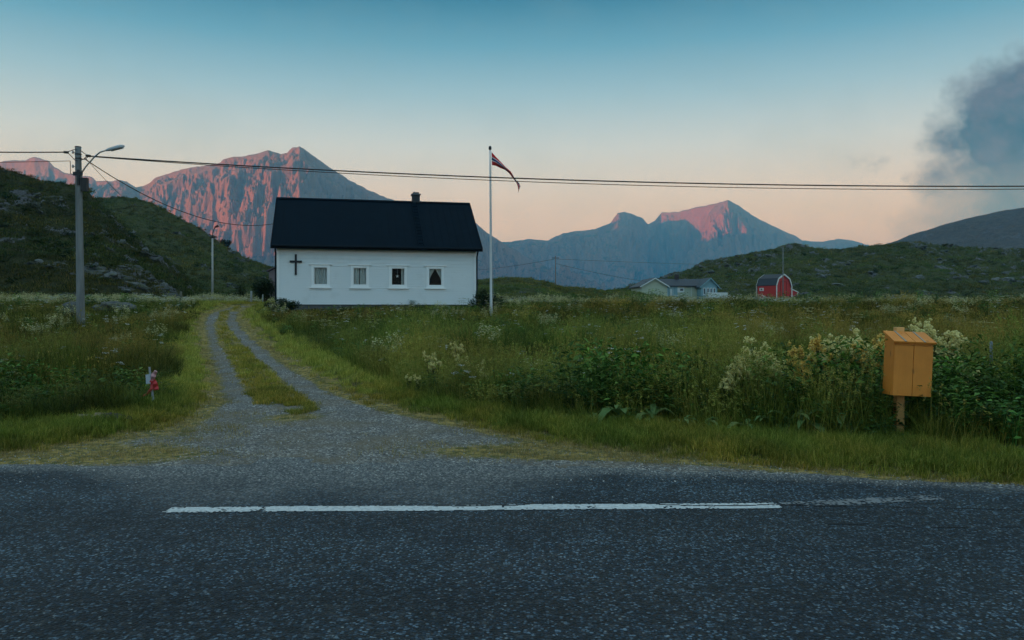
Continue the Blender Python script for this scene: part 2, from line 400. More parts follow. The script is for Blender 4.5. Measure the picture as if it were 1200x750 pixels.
# ------------------------------------------------------------------ hills and mountains
def range_mesh(name, pts, Rf, Wf, Wb, zb, ni, nj, mat, rib=None, pw=1.35, crest_n=0, seed=0, bumpf=None, ext_u=0):
    px = np.array([p[0] for p in pts], float); py = np.array([p[1] for p in pts], float)
    P = np.linspace(px[0], px[-1], ni); cy = np.interp(P, px, py) + crest_n * fbm(P * .11, P * 0, 4, seed + 40)
    R = Rf(P); u = (P - CX) / F; crest = EYE + (HY - cy) / F * R
    t = np.concatenate([np.linspace(-1, 0, max(8, nj // 5))[:-1], np.linspace(0, 1, nj)])
    U, T = np.meshgrid(u, t, indexing='ij'); RR = R[:, None]; CC = crest[:, None]
    Wfu = Wf(P)[:, None] if callable(Wf) else Wf; Wb = Wb(P)[:, None] if callable(Wb) else Wb
    Yd = np.where(T >= 0, RR - T * Wfu, RR - T * Wb)
    g = np.where(T >= 0, (1 - np.clip(T, 0, 1)) ** pw, (1 - np.clip(-T, 0, 1)) ** 1.2)
    Zb = zb(U * Yd, Yd) if callable(zb) else zb
    Z = Zb + (CC - Zb) * g
    X = U * RR * (1 - .0 * T); X = U * Yd
    if rib is not None: Z = Z + rib(X, Yd, T, U * RR)
    V = np.stack([X, Yd, Z], -1).reshape(-1, 3)
    o = npmesh(name, V, grid_faces(len(u), len(t)), mat, True)
    return tag(o, kind='structure')

def mountain_mat():
    m, nt, b = nodes('mountain_rock'); v = coords(nt)
    n = noise(nt, v, .004, 8, .62); n2 = noise(nt, scaled(nt, v, (1, 1, .35)), .02, 6, .65)
    c = mix(nt, n2, (.12, .085, .07), (.36, .25, .20))
    geo = nt.nodes.new('ShaderNodeNewGeometry'); s = N(nt, 'ShaderNodeSeparateXYZ'); nt.links.new(geo.outputs['Normal'], s.inputs[0])
    sp = N(nt, 'ShaderNodeSeparateXYZ'); nt.links.new(geo.outputs['Position'], sp.inputs[0])
    low = math_(nt, 'SUBTRACT', math_(nt, 'ADD', s.outputs['Z'], math_(nt, 'MULTIPLY', n, .5)), math_(nt, 'MULTIPLY', sp.outputs['Z'], .0004))
    c = mix(nt, ramp(nt, low, [(.72, 0.), (.95, .85)]), c, (.05, .065, .03))
    nt.links.new(c, b.inputs['Base Color']); b.inputs['Roughness'].default_value = .95; b.inputs['Specular IOR Level'].default_value = .1
    bump(nt, b, noise(nt, scaled(nt, v, (1, 1, .5)), .03, 9, .72), .8, 18)
    return m
MR = mountain_mat()
LP = [(-200,352),(-120,340),(-60,300),(-25,230),(0,190),(8,188),(30,187.5),(36,185),(41,184),(48,186),(57,189),(64,196),(75,202),(87,205),(100,206),(108,207.5),(112.5,212),(127,212.5),(140,211),(148,212),(155,217),(159,219),(167,218),(177,213),(183,208),(193,205),(200,202.5),(221,196.5),(239,195),(258,190.5),(261.5,186.6),(272,183.6),(287,183.6),(302,179.4),(314,176),(329,180.6),(336.5,179),(342.5,173),(351.5,171),(359,177),(374,187.5),(392,200),(410,211.5),(434,223.5),(458,234),(473,239),(520,250),(556,260),(566.7,269),(580,279),(593,287),(613,298),(640,312),(671,330),(700,346),(730,360)]
RP = [(470,300),(520,290),(560,286),(601,283),(621.6,280),(642,281.7),(659.7,273),(677,271),(698,268),(715.5,261),(724,249.4),(731.6,248),(742,251),(752,255.3),(759.5,262.6),(768,258),(775.6,249),(794.7,248),(812,244),(830,240),(844.6,237),(853.4,234),(865,240.7),(882.7,252.4),(897.4,261),(916.7,270),(933,276.7),(940,281.7),(960,283.3),(983,280),(1000,281.7),(1015,286.7),(1060,296),(1120,310),(1200,330),(1300,350)]
def ribs(scale, amp, seed, lean=0.0, skew=0.0):
    def f(X, Y, T, XR):
        tt = np.clip(T, 0, 1); a = np.clip(tt * 5, 0, 1) ** .8 * (1 - tt) ** .6
        wx = fbm(XR / (scale * 1.6), tt * 1.3, 3, seed + 9) * .55
        Xs = XR / scale + lean * tt + wx
        big = ridged(Xs * .55, tt * .55, 2, seed + 1) - .55
        mid = ridged(Xs * 1.5, tt * 1.5, 3, seed + 2) - .55
        sm = ridged(Xs * 4.5, tt * 5, 4, seed + 3) - .5
        fine = fbm(X / (scale * .12), Y / (scale * .2), 5, seed + 4, .6)
        back = np.where(T < 0, .3, 1)
        w1 = fbm(X / 900, Y / 900, 3, seed + 11) * .35; w2 = fbm(X / 900, Y / 900, 3, seed + 12) * .35
        mf = ridged(X / (scale * 2.3) + w1 + T * lean, Y / (scale * 2.9) + w2, 6, seed + 14, .52) - .5
        big = mf * 1.5; mid = mid * .55; sm = sm * .7
        out = back * amp * (a * (big * 1.1 + mid * .62 + sm * .30) + (.05 + .12 * a) * fine * np.clip(np.abs(T) * 14, 0, 1))
        return np.minimum(out, 480 * np.abs(T))
    return f
def RL(P): return 5000 + np.where(P < 351, (351 - P) * 3.2, (P - 351) * 3.8)
def RR_(P): return np.interp(P, [450, 600, 700, 740, 775, 853, 900, 1015, 1300], [8000, 8300, 8900, 9500, 10600, 9000, 9900, 11000, 11500])
range_mesh('mountain', LP, RL, 1500, lambda P: np.interp(P, [150, 320], [450, 1500]), -5, 1250, 300, MR, ribs(420, 290, 3, .6), 1.15, .8, 3)
range_mesh('mountain', RP, RR_, 2500, 1500, -5, 900, 220, MR, ribs(560, 360, 13, -.3), 1.2, .7, 13)
# unseen range added left of and behind the camera to block sun from the plain
SUN_AZ = np.array([-.85, -.53]); SUN_AZ = SUN_AZ / np.hypot(*SUN_AZ); SUN_EL = 1.3
def shade_range():
    lat = np.array([-SUN_AZ[1], SUN_AZ[0]])        # (.37,-.93)
    l = np.linspace(-8300, 3500, 280); a = np.linspace(-1, 1, 60)
    L, A = np.meshgrid(l, a, indexing='ij')
    H = 400 + 50 * fbm(L / 900, L * 0, 4, 61) + 30 * sstep(-6500, -7300, L)
    H = H * sstep(-8300, -7700, L)
    Z = -6 + H * (1 - np.abs(A)) ** 1.1 + ridged(L / 350, A * 2, 4, 63) * 60 * np.clip(1 - np.abs(A), 0, 1) * np.clip(np.abs(A) * 4, 0, 1)
    D = 3000 + A * 900
    X = SUN_AZ[0] * D + lat[0] * L; Y = SUN_AZ[1] * D + lat[1] * L
    tag(npmesh('mountain', np.stack([X, Y, Z], -1).reshape(-1, 3), grid_faces(len(l), len(a)), MR), kind='structure')  # added ridge out of view, shaped to shade the foreground
shade_range()

def hill_mat(name, rockamt, gcol1, gcol2, sc_=1.0):
    m, nt, b = nodes(name); v = coords(nt)
    n1 = noise(nt, v, .08 * sc_, 6, .6); n2 = noise(nt, v, .5 * sc_, 6, .65); n3 = noise(nt, v, 3 * sc_, 5, .7)
    g = mix(nt, ramp(nt, n1, [(.38, 0.), (.62, 1.)]), gcol1, gcol2)
    g = mix(nt, ramp(nt, n2, [(.4, 0.), (.6, .8)]), g, tuple(k * .5 for k in gcol1))
    g = mix(nt, ramp(nt, n3, [(.35, 0.), (.7, .7)]), g, tuple(k * 1.7 for k in gcol2))
    r = mix(nt, n3, (.05, .053, .056), (.26, .26, .27))
    a = N(nt, 'ShaderNodeAttribute', attribute_name='rock').outputs['Fac']
    f = math_(nt, 'ADD', math_(nt, 'MULTIPLY', a, .6), math_(nt, 'MULTIPLY', math_(nt, 'SUBTRACT', n2, .5), 2.4))
    f = math_(nt, 'ADD', f, math_(nt, 'MULTIPLY', math_(nt, 'SUBTRACT', n3, .5), 1.4))
    c = mix(nt, ramp(nt, f, [(.5, 0.), (.66, 1.)]), g, r)
    nt.links.new(c, b.inputs['Base Color']); b.inputs['Roughness'].default_value = .95; b.inputs['Specular IOR Level'].default_value = .15
    h = math_(nt, 'ADD', math_(nt, 'MULTIPLY', n2, 1.2), n3)
    bump(nt, b, h, 1.0, .8 / sc_)
    return m
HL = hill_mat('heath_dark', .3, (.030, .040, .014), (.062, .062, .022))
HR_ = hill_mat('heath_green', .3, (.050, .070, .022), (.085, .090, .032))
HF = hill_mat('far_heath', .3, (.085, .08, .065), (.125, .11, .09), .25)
HILLS = []
def hill(name, pts, Rf, Wf, Wb, mat, seed, amp, rock, ni=420, nj=130, pw=1.0, scale=14, crest_n=1.2, zb=None):
    zb = zb or (lambda X, Y: height(X, np.minimum(Y, 230)) - .8)
    store = {}
    def rib(X, Y, T, XR):
        tt = np.clip(T, 0, 1); env = np.clip(np.abs(T) * 8, 0, 1) * (1 - tt) ** .5
        # craggy outcrops: steep steps where the terracing noise crosses thresholds
        r = ridged(X / scale, Y / scale, 4, seed)
        q = fbm(X / (scale * 1.5), Y / (scale * .8), 4, seed + 5) * .6 + fbm(X / (scale * .45), Y / (scale * .3), 3, seed + 6) * .6
        crag = sstep(.05, .3, q + rock)
        step = np.floor(r * 5 + .5) / 5 - r
        store['rock'] = np.clip(crag * (.25 + .75 * sstep(.35, .75, r)), 0, 1)
        return env * amp * ((r - .5) * 1.1 * crag + fbm(X / (scale * .7), Y / (scale * .7), 5, seed + 2, .6) * .45 + step * crag * 1.1)
    o = range_mesh(name, pts, Rf, Wf, Wb, zb, ni, nj, mat, rib, pw, crest_n, seed)
    at_ = o.data.attributes.new('rock', 'FLOAT', 'POINT'); at_.data.foreach_set('value', store['rock'].astype(np.float32).ravel())
    HILLS.append((o, store['rock'].ravel(), seed))
    return o
H1 = [(-400,205),(-250,175),(-100,180),(0,197),(20,203),(34,207),(45,212),(70,214),(92,218),(104,226),(118,240),(135,256),(150,272),(165,286),(180,299),(196,309),(208,322),(222,334),(240,346)]
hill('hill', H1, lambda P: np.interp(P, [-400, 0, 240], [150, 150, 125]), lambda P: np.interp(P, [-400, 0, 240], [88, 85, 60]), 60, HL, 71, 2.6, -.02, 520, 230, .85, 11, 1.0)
H2 = [(-40,225),(60,228),(115,232),(140,230),(165,234),(182,240),(205,252),(225,264),(245,276),(262,288),(268,296),(285,302),(300,307),(318,315),(345,322),(380,330),(420,338)]
hill('hill', H2, lambda P: np.interp(P, [0, 420], [300, 250]), lambda P: np.interp(P, [0, 200, 420], [130, 115, 90]), 80, HR_, 81, 4.0, -.22, 420, 170, .8, 20, .7)
HM = [(420,338),(500,334),(540,329),(570,328),(600,325),(617,326),(632,329),(655,335),(690,338),(712,341),(728,339),(745,343),(770,347),(800,350)]
hill('hill', HM, lambda P: P * 0 + 150, lambda P: np.interp(P, [420, 620, 800], [60, 70, 40]), 50, HR_, 91, .9, -.5, 360, 80, .8, 8, .8)
H3 = [(690,348),(725,344),(745,334),(775,325),(800,320),(812,314),(830,307),(850,302),(880,297),(905,292),(918,288),(932,285.5),(940,288),(955,291),(985,292),(1005,290),(1030,287),(1050,285),(1076,284),(1090,287),(1130,290),(1200,293),(1300,292),(1420,270),(1560,255)]
hill('hill', H3, lambda P: np.interp(P, [690, 850, 1560], [290, 330, 330]), lambda P: np.interp(P, [690, 850, 1560], [90, 125, 128]), 100, HR_, 101, 3.6, -.04, 640, 200, .8, 11, .5)
H4 = [(980,300),(1045,284),(1058,279),(1070,274),(1085,270),(1100,265),(1125,258),(1150,252),(1175,247),(1200,243),(1300,215),(1450,190),(1600,200)]
hill('hill', H4, lambda P: P * 0 + 1500, 700, 500, HF, 111, 14, -.1, 300, 110, .9, 90, .5, zb=lambda X, Y: X * 0)

#PART2
# ------------------------------------------------------------------ white house
def make_house():
    A = np.array([(325 - CX) / F * 38.7, 38.7]); rz = math.radians(12.5); ux, uy = math.cos(rz), math.sin(rz)
    def s_of(px):
        k = (px - CX) / F; return (k * A[1] - A[0]) / (ux - k * uy)
    def z_of(px, py):
        s = s_of(px); return EYE + (HY - py) / F * (A[1] + s * uy) - Z0
    Z0 = 1.80; L = 9.78; Dp = 7.1; HW = 2.98; HR = 5.52
    root = tag(empty('white_house', (A[0], A[1], Z0), rz), 'long white clapboard house with dark roof and black cross beside the track', 'house')
    white, nt, b = nodes('white_clapboard'); v = coords(nt)
    n = noise(nt, scaled(nt, v, (.5, .5, 6)), 2, 5); n2 = noise(nt, v, 1.2, 6, .65)
    c = mix(nt, n, (.73, .755, .77), (.79, .81, .82)); c = mix(nt, ramp(nt, n2, [(.55, 0.), (.8, .35)]), c, (.52, .53, .50))
    nt.links.new(c, b.inputs['Base Color']); b.inputs['Roughness'].default_value = .55
    trim = plain('white_trim', (.90, .90, .90), .45, .03)
    dark = plain('dark_gutter', (.006, .011, .016), .7, .2, spec=.1)
    roofm, nt, b = nodes('dark_roof_steel'); v = coords(nt)
    n = noise(nt, v, 1.5, 6, .6); nt.links.new(mix(nt, n, (.002, .008, .014), (.005, .014, .023)), b.inputs['Base Color'])
    b.inputs['Roughness'].default_value = .8; b.inputs['Specular IOR Level'].default_value = .05
    bump(nt, b, noise(nt, v, 12, 3), .2, .01)
    conc = plain('foundation', (.10, .105, .11), .9, .3)
    # window openings on the front, from the photograph
    wins = []
    for a_, b_, t_, bt in ((367.3, 384.2, 312.2, 334.3), (413.4, 430, 312.6, 334.6), (458.2, 474.6, 313.6, 335), (502, 518, 314.4, 335.6)):
        s0, s1 = s_of(a_ - .7), s_of(b_ + .7); pm = (a_ + b_) / 2
        wins.append((s0, s1, z_of(pm, bt + .6), z_of(pm, t_ - .4)))
    zt = round(np.mean([w[3] for w in wins]), 3); zb = round(np.mean([w[2] for w in wins]), 3)
    wins = [(a_, b_, zb, zt) for a_, b_, _, _ in wins]
    fd = MB().box(.05, L - .05, .05, Dp - .05, -.6, .02); fd.build('foundation', conc, root)
    # lapped boards; rows split so that window heads and sills fall on a row
    rows = list(np.linspace(0, zb, 9)) + list(np.linspace(zb, zt, 9))[1:] + list(np.linspace(zt, HW, 7))[1:]
    w = MB()
    for z0, z1 in zip(rows[:-1], rows[1:]):
        cuts = [0.0]
        if z0 >= zb - .01 and z1 <= zt + .01:
            for q in wins: cuts += [q[0], q[1]]
        cuts.append(L)
        for x0, x1 in zip(cuts[0::2], cuts[1::2]):
            w.prism([(-.026, z0 + .003), (-.010, z1 - .003), (-.010, z1 + .005), (.06, z1 + .005), (.06, z0 + .003)], 'x', x0, x1)
    for q in wins: w.box(q[0], q[1], .058, .075, 0, zb); w.box(q[0], q[1], .058, .075, zt, HW)
    # sides and back
    w.prism([(.08, 0), (Dp, 0), (Dp, HW), (Dp / 2, HR - .12), (.08, HW)], 'x', 0, .12)
    w.prism([(.08, 0), (Dp, 0), (Dp, HW), (Dp / 2, HR - .12), (.08, HW)], 'x', L - .12, L)
    for z in np.arange(.12, HW, .13):
        for x in (-.014, L): w.box(x, x + .014, .0, Dp, z, z + .11)
    w.box(.12, L - .12, Dp - .12, Dp, 0, HW)
    wall = w.build('wall', white, root)
    for x in (-.03, L - .09): MB().box(x, x + .12, -.05, -.036, 0, HW).build('corner_board', trim, root)
    inner = plain('inner_room', (.06, .05, .045), .9)
    iw = MB().box(.14, L - .14, 3.2, 3.3, 0, HW - .1); iw.box(.14, L - .14, .2, 3.2, -.02, .02); iw.box(.14, L - .14, .2, 3.2, HW - .2, HW - .12)
    iw.build('inner_room', inner, root)
    # roof: two thick pitches with seam ribs
    oh, og, th = .34, .27, .09; sl = (HR - HW) / (Dp / 2)
    r = MB()
    for sgn in (1, -1):
        y0, y1 = (-oh, Dp / 2) if sgn == 1 else (Dp + oh, Dp / 2)
        ze = HW - oh * sl + .04
        r.prism([(y0, ze), (y1, HR + .04), (y1, HR + .04 + th), (y0, ze + th)], 'x', -og, L + og)
        x = -og + .12
        ln = Vector((0, y1 - y0, HR + .04 - ze)); 
        for k in range(28):
            xx = -og + .03 + k * (L + 2 * og - .09) / 27
            r.prism([(y0, ze + th), (y1, HR + .04 + th), (y1, HR + .052 + th), (y0, ze + .012 + th)], 'x', xx, xx + .025)
    roof = r.build('roof', roofm, root)
    rd = MB().prism([(Dp/2 - .13, HR + .09), (Dp/2, HR + .19), (Dp/2 + .13, HR + .09)], 'x', -og - .01, L + og + .01); rd.build('ridge_cap', roofm, roof)
    fa = MB(); ze = HW - oh * sl + .04
    fa.box(-og, L + og, -oh - .03, -oh - .005, ze - .08, ze + .10); fa.build('fascia_board', dark, roof)
    for x in (-og - .03, L + og + .004):
        q = MB()
        q.prism([(-oh - .03, ze - .08), (Dp/2, HR - .02), (Dp + oh + .03, ze - .08), (Dp + oh + .03, ze + .11), (Dp/2, HR + .16), (-oh - .03, ze + .11)], 'x', x, x + .026)
        q.build('barge_board', dark, roof)
    gt = MB()
    gt.tube([(-og, -oh - .08, ze + .05), (L + og, -oh - .08, ze + .04)], .055, 10); gt.build('gutter', dark, roof)
    for x in (-.075, L + .05):
        q = MB(); q.tube([(x, -oh - .07, ze + .02), (x, -oh - .05, ze - .08), (x, -.08, ze - .32), (x, -.07, HW - .9), (x, -.07, .1), (x, -.16, .02)], .038, 10)
        q.build('downpipe', dark, root, True)
    # chimney at ridge
    sc_ = s_of(487.3) + .5 * .8
    kk = (487.3 - CX) / F; yl = Dp / 2 + .15
    gx = lambda s: A[0] + ux * s - uy * yl; gy = lambda s: A[1] + uy * s + ux * yl
    ss = np.linspace(5, 9, 400); sc_ = float(ss[np.argmin(abs(gx(ss) / gy(ss) - kk))])
    ch = MB().box(sc_ - .20, sc_ + .20, yl - .25, yl + .25, HR - .3, HR + .52); chm = ch.build('chimney', plain('chimney_slate', (.03, .036, .042), .8, .3), roof)
    cp = MB().box(sc_ - .25, sc_ + .25, yl - .3, yl + .3, HR + .52, HR + .58); cp.box(sc_ - .16, sc_ + .16, yl - .2, yl + .2, HR + .58, HR + .68); cp.build('chimney_cap', plain('cap_metal', (.10, .11, .12), .5), roof)
    ld = MB()
    for dx in (-.26, .02):
        y0 = -oh + .1; z0 = ze + th + .06 + .1 * sl; y1 = Dp/2 - .1; z1 = HR + .04 + th + .06 - .1 * sl
        ld.tube([(sc_ + dx, y0, z0), (sc_ + dx, y1, z1)], .02, 6)
    for k in range(14):
        f = (k + .5) / 14; ld.tube([(sc_ - .26, y0 + (y1-y0)*f, z0 + (z1-z0)*f), (sc_ + .02, y0 + (y1-y0)*f, z0 + (z1-z0)*f)], .014, 6)
    ld.build('roof_ladder', roofm, roof)
    # windows
    glass, nt, b = nodes('window_glass'); b.inputs['Base Color'].default_value = (.8, .85, .86, 1); b.inputs['Roughness'].default_value = .03
    b.inputs['Transmission Weight'].default_value = 1; b.inputs['IOR'].default_value = 1.15
    curt, nt, b = nodes('curtain_cloth'); v = coords(nt)
    nt.links.new(mix(nt, noise(nt, scaled(nt, v, (14, 1, .6)), 2, 3), (.6, .62, .58), (.8, .8, .76)), b.inputs['Base Color']); b.inputs['Roughness'].default_value = .9
    for i, (x0, x1, z0, z1) in enumerate(wins):
        fr = MB(); e = .07
        for a_, b_, c_, d_ in ((x0 - e, x0 + .045, z0 - e, z1 + e), (x1 - .045, x1 + e, z0 - e, z1 + e)): fr.box(a_, b_, -.052, .05, c_, d_)
        fr.box(x0 + .045, x1 - .045, -.05, .05, z1 - .045, z1 + e); fr.box(x0 + .045, x1 - .045, -.05, .05, z0 - e, z0 + .05)
        f = fr.build('window', trim, root)
        hd = MB().box(x0 - .2, x1 + .2, -.09, -.02, z1 + e, z1 + e + .045); hd.build('window_head', trim, f)
        sl_ = MB().box(x0 - .16, x1 + .16, -.10, -.02, z0 - e - .05, z0 - e); sl_.build('window_sill', trim, f)
        sh = MB()
        for a_, b_, c_, d_ in ((x0+.047, x0+.072, z0+.05, z1-.045), (x1-.072, x1-.047, z0+.05, z1-.045), (x0+.072, x1-.072, z1-.075, z1-.047), (x0+.072, x1-.072, z0+.052, z0+.085)): sh.box(a_, b_, -.03, .02, c_, d_)
        sh.build('sash', trim, f)
        MB().box(x0 + .08, x1 - .08, -.008, -.003, z0 + .09, z1 - .085).build('pane', glass, f)
        # curtains behind the pane
        def cloth(xa, xb, top, bot, fold=26, taper=None):
            n, mz = 60, 24; V = []
            for a_ in range(n + 1):
                for c_ in range(mz + 1):
                    fx = a_ / n; fz = c_ / mz; z = top + (bot - top) * fz
                    lo, hi = xa, xb
                    if taper: lo, hi = taper(fz, xa, xb)
                    x = lo + (hi - lo) * fx
                    V.append((x, .10 + .022 * math.sin(fx * fold + 1.5 * math.sin(fz * 2 + i)) + .01 * math.sin(fx * fold * 2.7), z))
            return npmesh('curtain', np.array(V), grid_faces(n + 1, mz + 1), curt)
        cs = []
        W_ = x1 - x0
        if i == 0: cs += [cloth(x0 - .02, x0 + W_ * .52, z1, z0 - .02, 22), cloth(x0 + W_ * .5, x1 + .02, z1, z0 - .02, 20)]
        elif i == 1: cs += [cloth(x0 - .02, x0 + W_ * .45, z1, z0 - .02, 18), cloth(x0 + W_ * .5, x1 + .02, z1, z0 - .02, 22)]
        elif i == 2: cs += [cloth(x0 + W_ * .72, x1 + .02, z1, z0 - .02, 14), cloth(x0 - .02, x0 + W_ * .12, z1, z0 - .02, 5)]
        else:
            L_ = lambda fz, a_, b_: (a_, a_ + (b_ - a_) * (1 - .86 * math.sin(min(1, fz * 1.15) * PI / 2) ** 1.4))
            R_ = lambda fz, a_, b_: (b_ - (b_ - a_) * (1 - .86 * math.sin(min(1, fz * 1.15) * PI / 2) ** 1.4), b_)
            cs += [cloth(x0 - .02, x0 + W_ * .5, z1, z0 - .02, 12, L_), cloth(x0 + W_ * .5, x1 + .02, z1, z0 - .02, 12, R_)]
        for c in cs: c.parent = f
        if i == 2:
            st = MB(); cx, cz = (x0 + x1) / 2 - .03, (z0 + z1) / 2 + .03
            pts = [(cx + (.085 if k % 2 == 0 else .035) * math.sin(k * PI / 5), cz + (.085 if k % 2 == 0 else .035) * math.cos(k * PI / 5)) for k in range(10)]
            st.prism(pts, 'y', .05, .056); st.box(cx - .003, cx + .003, .051, .055, cz + .08, z1 - .05)
            st.build('star_ornament', trim, f)
    cr = MB(); cx = s_of(346.7); zc0, zc1 = z_of(346.7, 322.2), z_of(346.7, 298.0); zx = z_of(346.7, 306.6)
    cr.box(cx - .05, cx + .05, -.085, -.03, zc0, zc1)
    cr.box(cx - .29, cx - .05, -.085, -.03, zx - .05, zx + .05); cr.box(cx + .05, cx + .29, -.085, -.03, zx - .05, zx + .05)
    cr.build('cross', plain('black_cross', (.012, .012, .016), .6, .1), root)
make_house()

# ------------------------------------------------------------------ poles
woodgrey = plain('weathered_pole', (.20, .205, .205), .85, .3, 2.0, stretch=(6, 6, .5), bs=8, bmp=.6, dirt=((.07, .07, .065), .7))
steel = plain('galvanised_steel', (.30, .32, .34), .45, .12, 6, metal=.6)
blackm = plain('black_fitting', (.015, .016, .018), .5, .1)
cable = plain('cable', (.012, .013, .016), .6, .05, bmp=0)
def ground_at(px, py, extra=0):
    x, y = px2w(px, py); return Vector((x, y, gz(x, y)))
PB = ground_at(95, 377.5); PD = PB.y
PT = at(91.5, 172.5, PD)
def utility_pole():
    root = tag(empty('utility_pole', PB), 'tall grey wooden pole with street lamp arm by the boulders at left', 'utility pole')
    h = PT.z - PB.z; dx = PT.x - PB.x
    M = lambda p: Vector(p)
    m = MB(); n = 14
    m.tube([(dx * k / n, 0, -.3 + (h + .3) * k / n) for k in range(n + 1)], [.155 - .045 * k / n for k in range(n + 1)], 14)
    m.build('pole_shaft', woodgrey, root, True)
    m = MB().tube([(dx, 0, h), (dx, 0, h + .025)], .118, 14); m.build('pole_cap', blackm, root)
    def L(px, py, dy=0): return at(px, py, PD + dy) - PB
    arm = MB(); arm.tube([L(95, 204), L(100, 196), L(110, 184.5), L(117, 178.5, -.05), L(125, 176, -.1)], .028, 10)
    a = arm.build('lamp_arm', steel, root, True)
    hd = MB(); a0, a1 = L(124.5, 176.6, -.1), L(145.3, 171.6, -.15); d = (a1 - a0).normalized(); up = Vector((0, -.35, 1)); up = (up - up.dot(d) * d).normalized(); sd_ = d.cross(up)
    vs = []
    prof_ = [(0, .05, .05), (.08, .07, .07), (.25, .12, .09), (.6, .14, .10), (.9, .12, .09), (1, .07, .05)]
    Lh = (a1 - a0).length
    for f, w_, h_ in prof_:
        c = a0 + d * (Lh * f)
        for k in range(12):
            t = 2 * PI * k / 12; cz = math.sin(t); vs.append(c + sd_ * (w_ * math.cos(t)) + up * (h_ * (cz if cz > 0 else cz * .5)))
    fs = [(i*12+k, i*12+(k+1) % 12, (i+1)*12+(k+1) % 12, (i+1)*12+k) for i in range(5) for k in range(12)] + [tuple(range(12)), tuple(range(60, 72))]
    hd.add(vs, fs); lh = hd.build('lamp_head', plain('lamp_housing', (.36, .38, .40), .4, .08), root, True)
    ln = MB(); c0, c1 = a0 + d * Lh * .3 - up * .045, a0 + d * Lh * .92 - up * .045
    ln.add([c0 + sd_*.09, c1 + sd_*.09, c1 - sd_*.09, c0 - sd_*.09, c0 + sd_*.07 - up*.03, c1 + sd_*.07 - up*.03, c1 - sd_*.07 - up*.03, c0 - sd_*.07 - up*.03], [(0,1,5,4),(1,2,6,5),(2,3,7,6),(3,0,4,7),(4,5,6,7),(0,3,2,1)])
    ln.build('lamp_lens', plain('lens', (.55, .56, .55), .2, .02), lh)
    b = MB(); b.box(-.14 + dx*.9, .20 + dx*.9, -.14, -.05, h - 1.12, h - .98); b.box(dx*.9 + .02, dx*.9 + .1, -.15, .1, h - 1.5, h - .9); b.build('arm_bracket', blackm, root)
    bx = MB().box(dx*.8 + .13, dx*.8 + .36, -.1, .08, h - 1.72, h - 1.2); bx.build('junction_box', blackm, root, bevel=.01)
    # clamps and loops round the pole head
    for i, pts in enumerate(([(78, 178.2), (82, 177), (86, 175.5), (90, 175)], [(80, 179.5), (84, 183.5), (87.5, 187.5), (91, 188.5)], [(94, 176), (98, 179), (102, 182), (106, 182.4)], [(94, 188), (98, 186.5), (101, 183.5), (104, 182.3)], [(82.2, 188.5), (82.6, 195), (82.6, 203.5), (88, 205)], [(93.5, 184.5), (96, 186), (98.5, 187), (103, 184)])):
        MB().tube([L(px, py, -.16) for px, py in pts], .014, 6).build('wire_loop', cable, root)
    for pts in ([(75, 178.3), (80, 178.6)], [(101, 182.3), (106, 182.9)]):
        MB().tube([L(px, py) for px, py in pts], .05, 8).build('strain_clamp', blackm, root)
    for k, (px, py) in enumerate(((85.5, 178.5), (85.5, 195.0))):
        p = L(px, py, -.05); MB().tube([p, p + Vector((.22, 0, .0))], .018, 6).lathe([(0, .07), (.03, .06), (.035, 0), (.03, -.05), (0, -.06)], 8, p).build('insulator', plain('porcelain', (.30, .31, .33), .3, .05), root, True)
    for z in (h - 1.05, h - .45, h - .28): MB().tube([(dx*.95, 0, z - .02), (dx*.95, 0, z + .02)], .125, 14).build('steel_band', blackm, root)
utility_pole()

def parab(x0, xm, x1, y0, ym, y1, n=60, a=None, b=None):
    xs = np.linspace(x0 if a is None else a, x1 if b is None else b, n)
    c = np.polyfit([x0, xm, x1], [y0, ym, y1], 2); return xs, np.polyval(c, xs)
def wire(name, pxs, depth, x_to, rad, label, group=None):
    """a sagging cable in the plane of the pole line; three sights set its curve"""
    w = [at(px, py, depth(px)) for px, py in pxs]
    xs, zs = parab(w[0].x, w[1].x, w[2].x, w[0].z, w[1].z, w[2].z, 70, w[0].x, x_to)
    ys = np.interp(xs, sorted([p.x for p in w]), [p.y for p in sorted(w, key=lambda p: p.x)])
    m = MB().tube([(x, y, z) for x, y, z in zip(xs, ys, zs)], rad, 6)
    o = m.build(name, cable, None, True); return tag(o, label, 'power line', group)
d31 = lambda px: PD
wire('overhead_cable', [(106, 183), (575, 207.8), (1200, 218.2)], d31, 45, .026, 'thick upper black overhead cable running right from the pole across the sky')
wire('overhead_cable', [(112, 184), (575, 211.3), (1200, 221.6)], lambda px: PD + .25, 45, .015, 'thinner lower overhead cable just under the thick one across the sky')
def simple_line(name, pts, rad, label, n=30, sag=0):
    a, b = Vector(pts[0]), Vector(pts[-1]); P = [a.lerp(b, k / n) - Vector((0, 0, sag * 4 * (k / n) * (1 - k / n))) for k in range(n + 1)]
    return tag(MB().tube(P, rad, 6).build(name, cable, None, True), label, 'power line')
PTOP = at(76, 178.3, PD)
simple_line('overhead_cable', [at(-330, 164, PD), PTOP], .024, 'thick cable leaving the picture left from the pole top', sag=.15)
simple_line('overhead_cable', [at(-330, 187, PD), at(82, 188.6, PD)], .012, 'thin cable leaving the picture left below the pole top', sag=.1)
simple_line('service_cable', [at(99, 186, PD), at(330, 260.5, 47)], .018, 'cable dropping from the lamp pole towards the left end of the white house', sag=1.05)
simple_line('service_cable', [at(101, 186.2, PD - .1), at(249, 268, 78)], .009, 'very thin cable going from the lamp pole to the distant lamp post', sag=1.8)

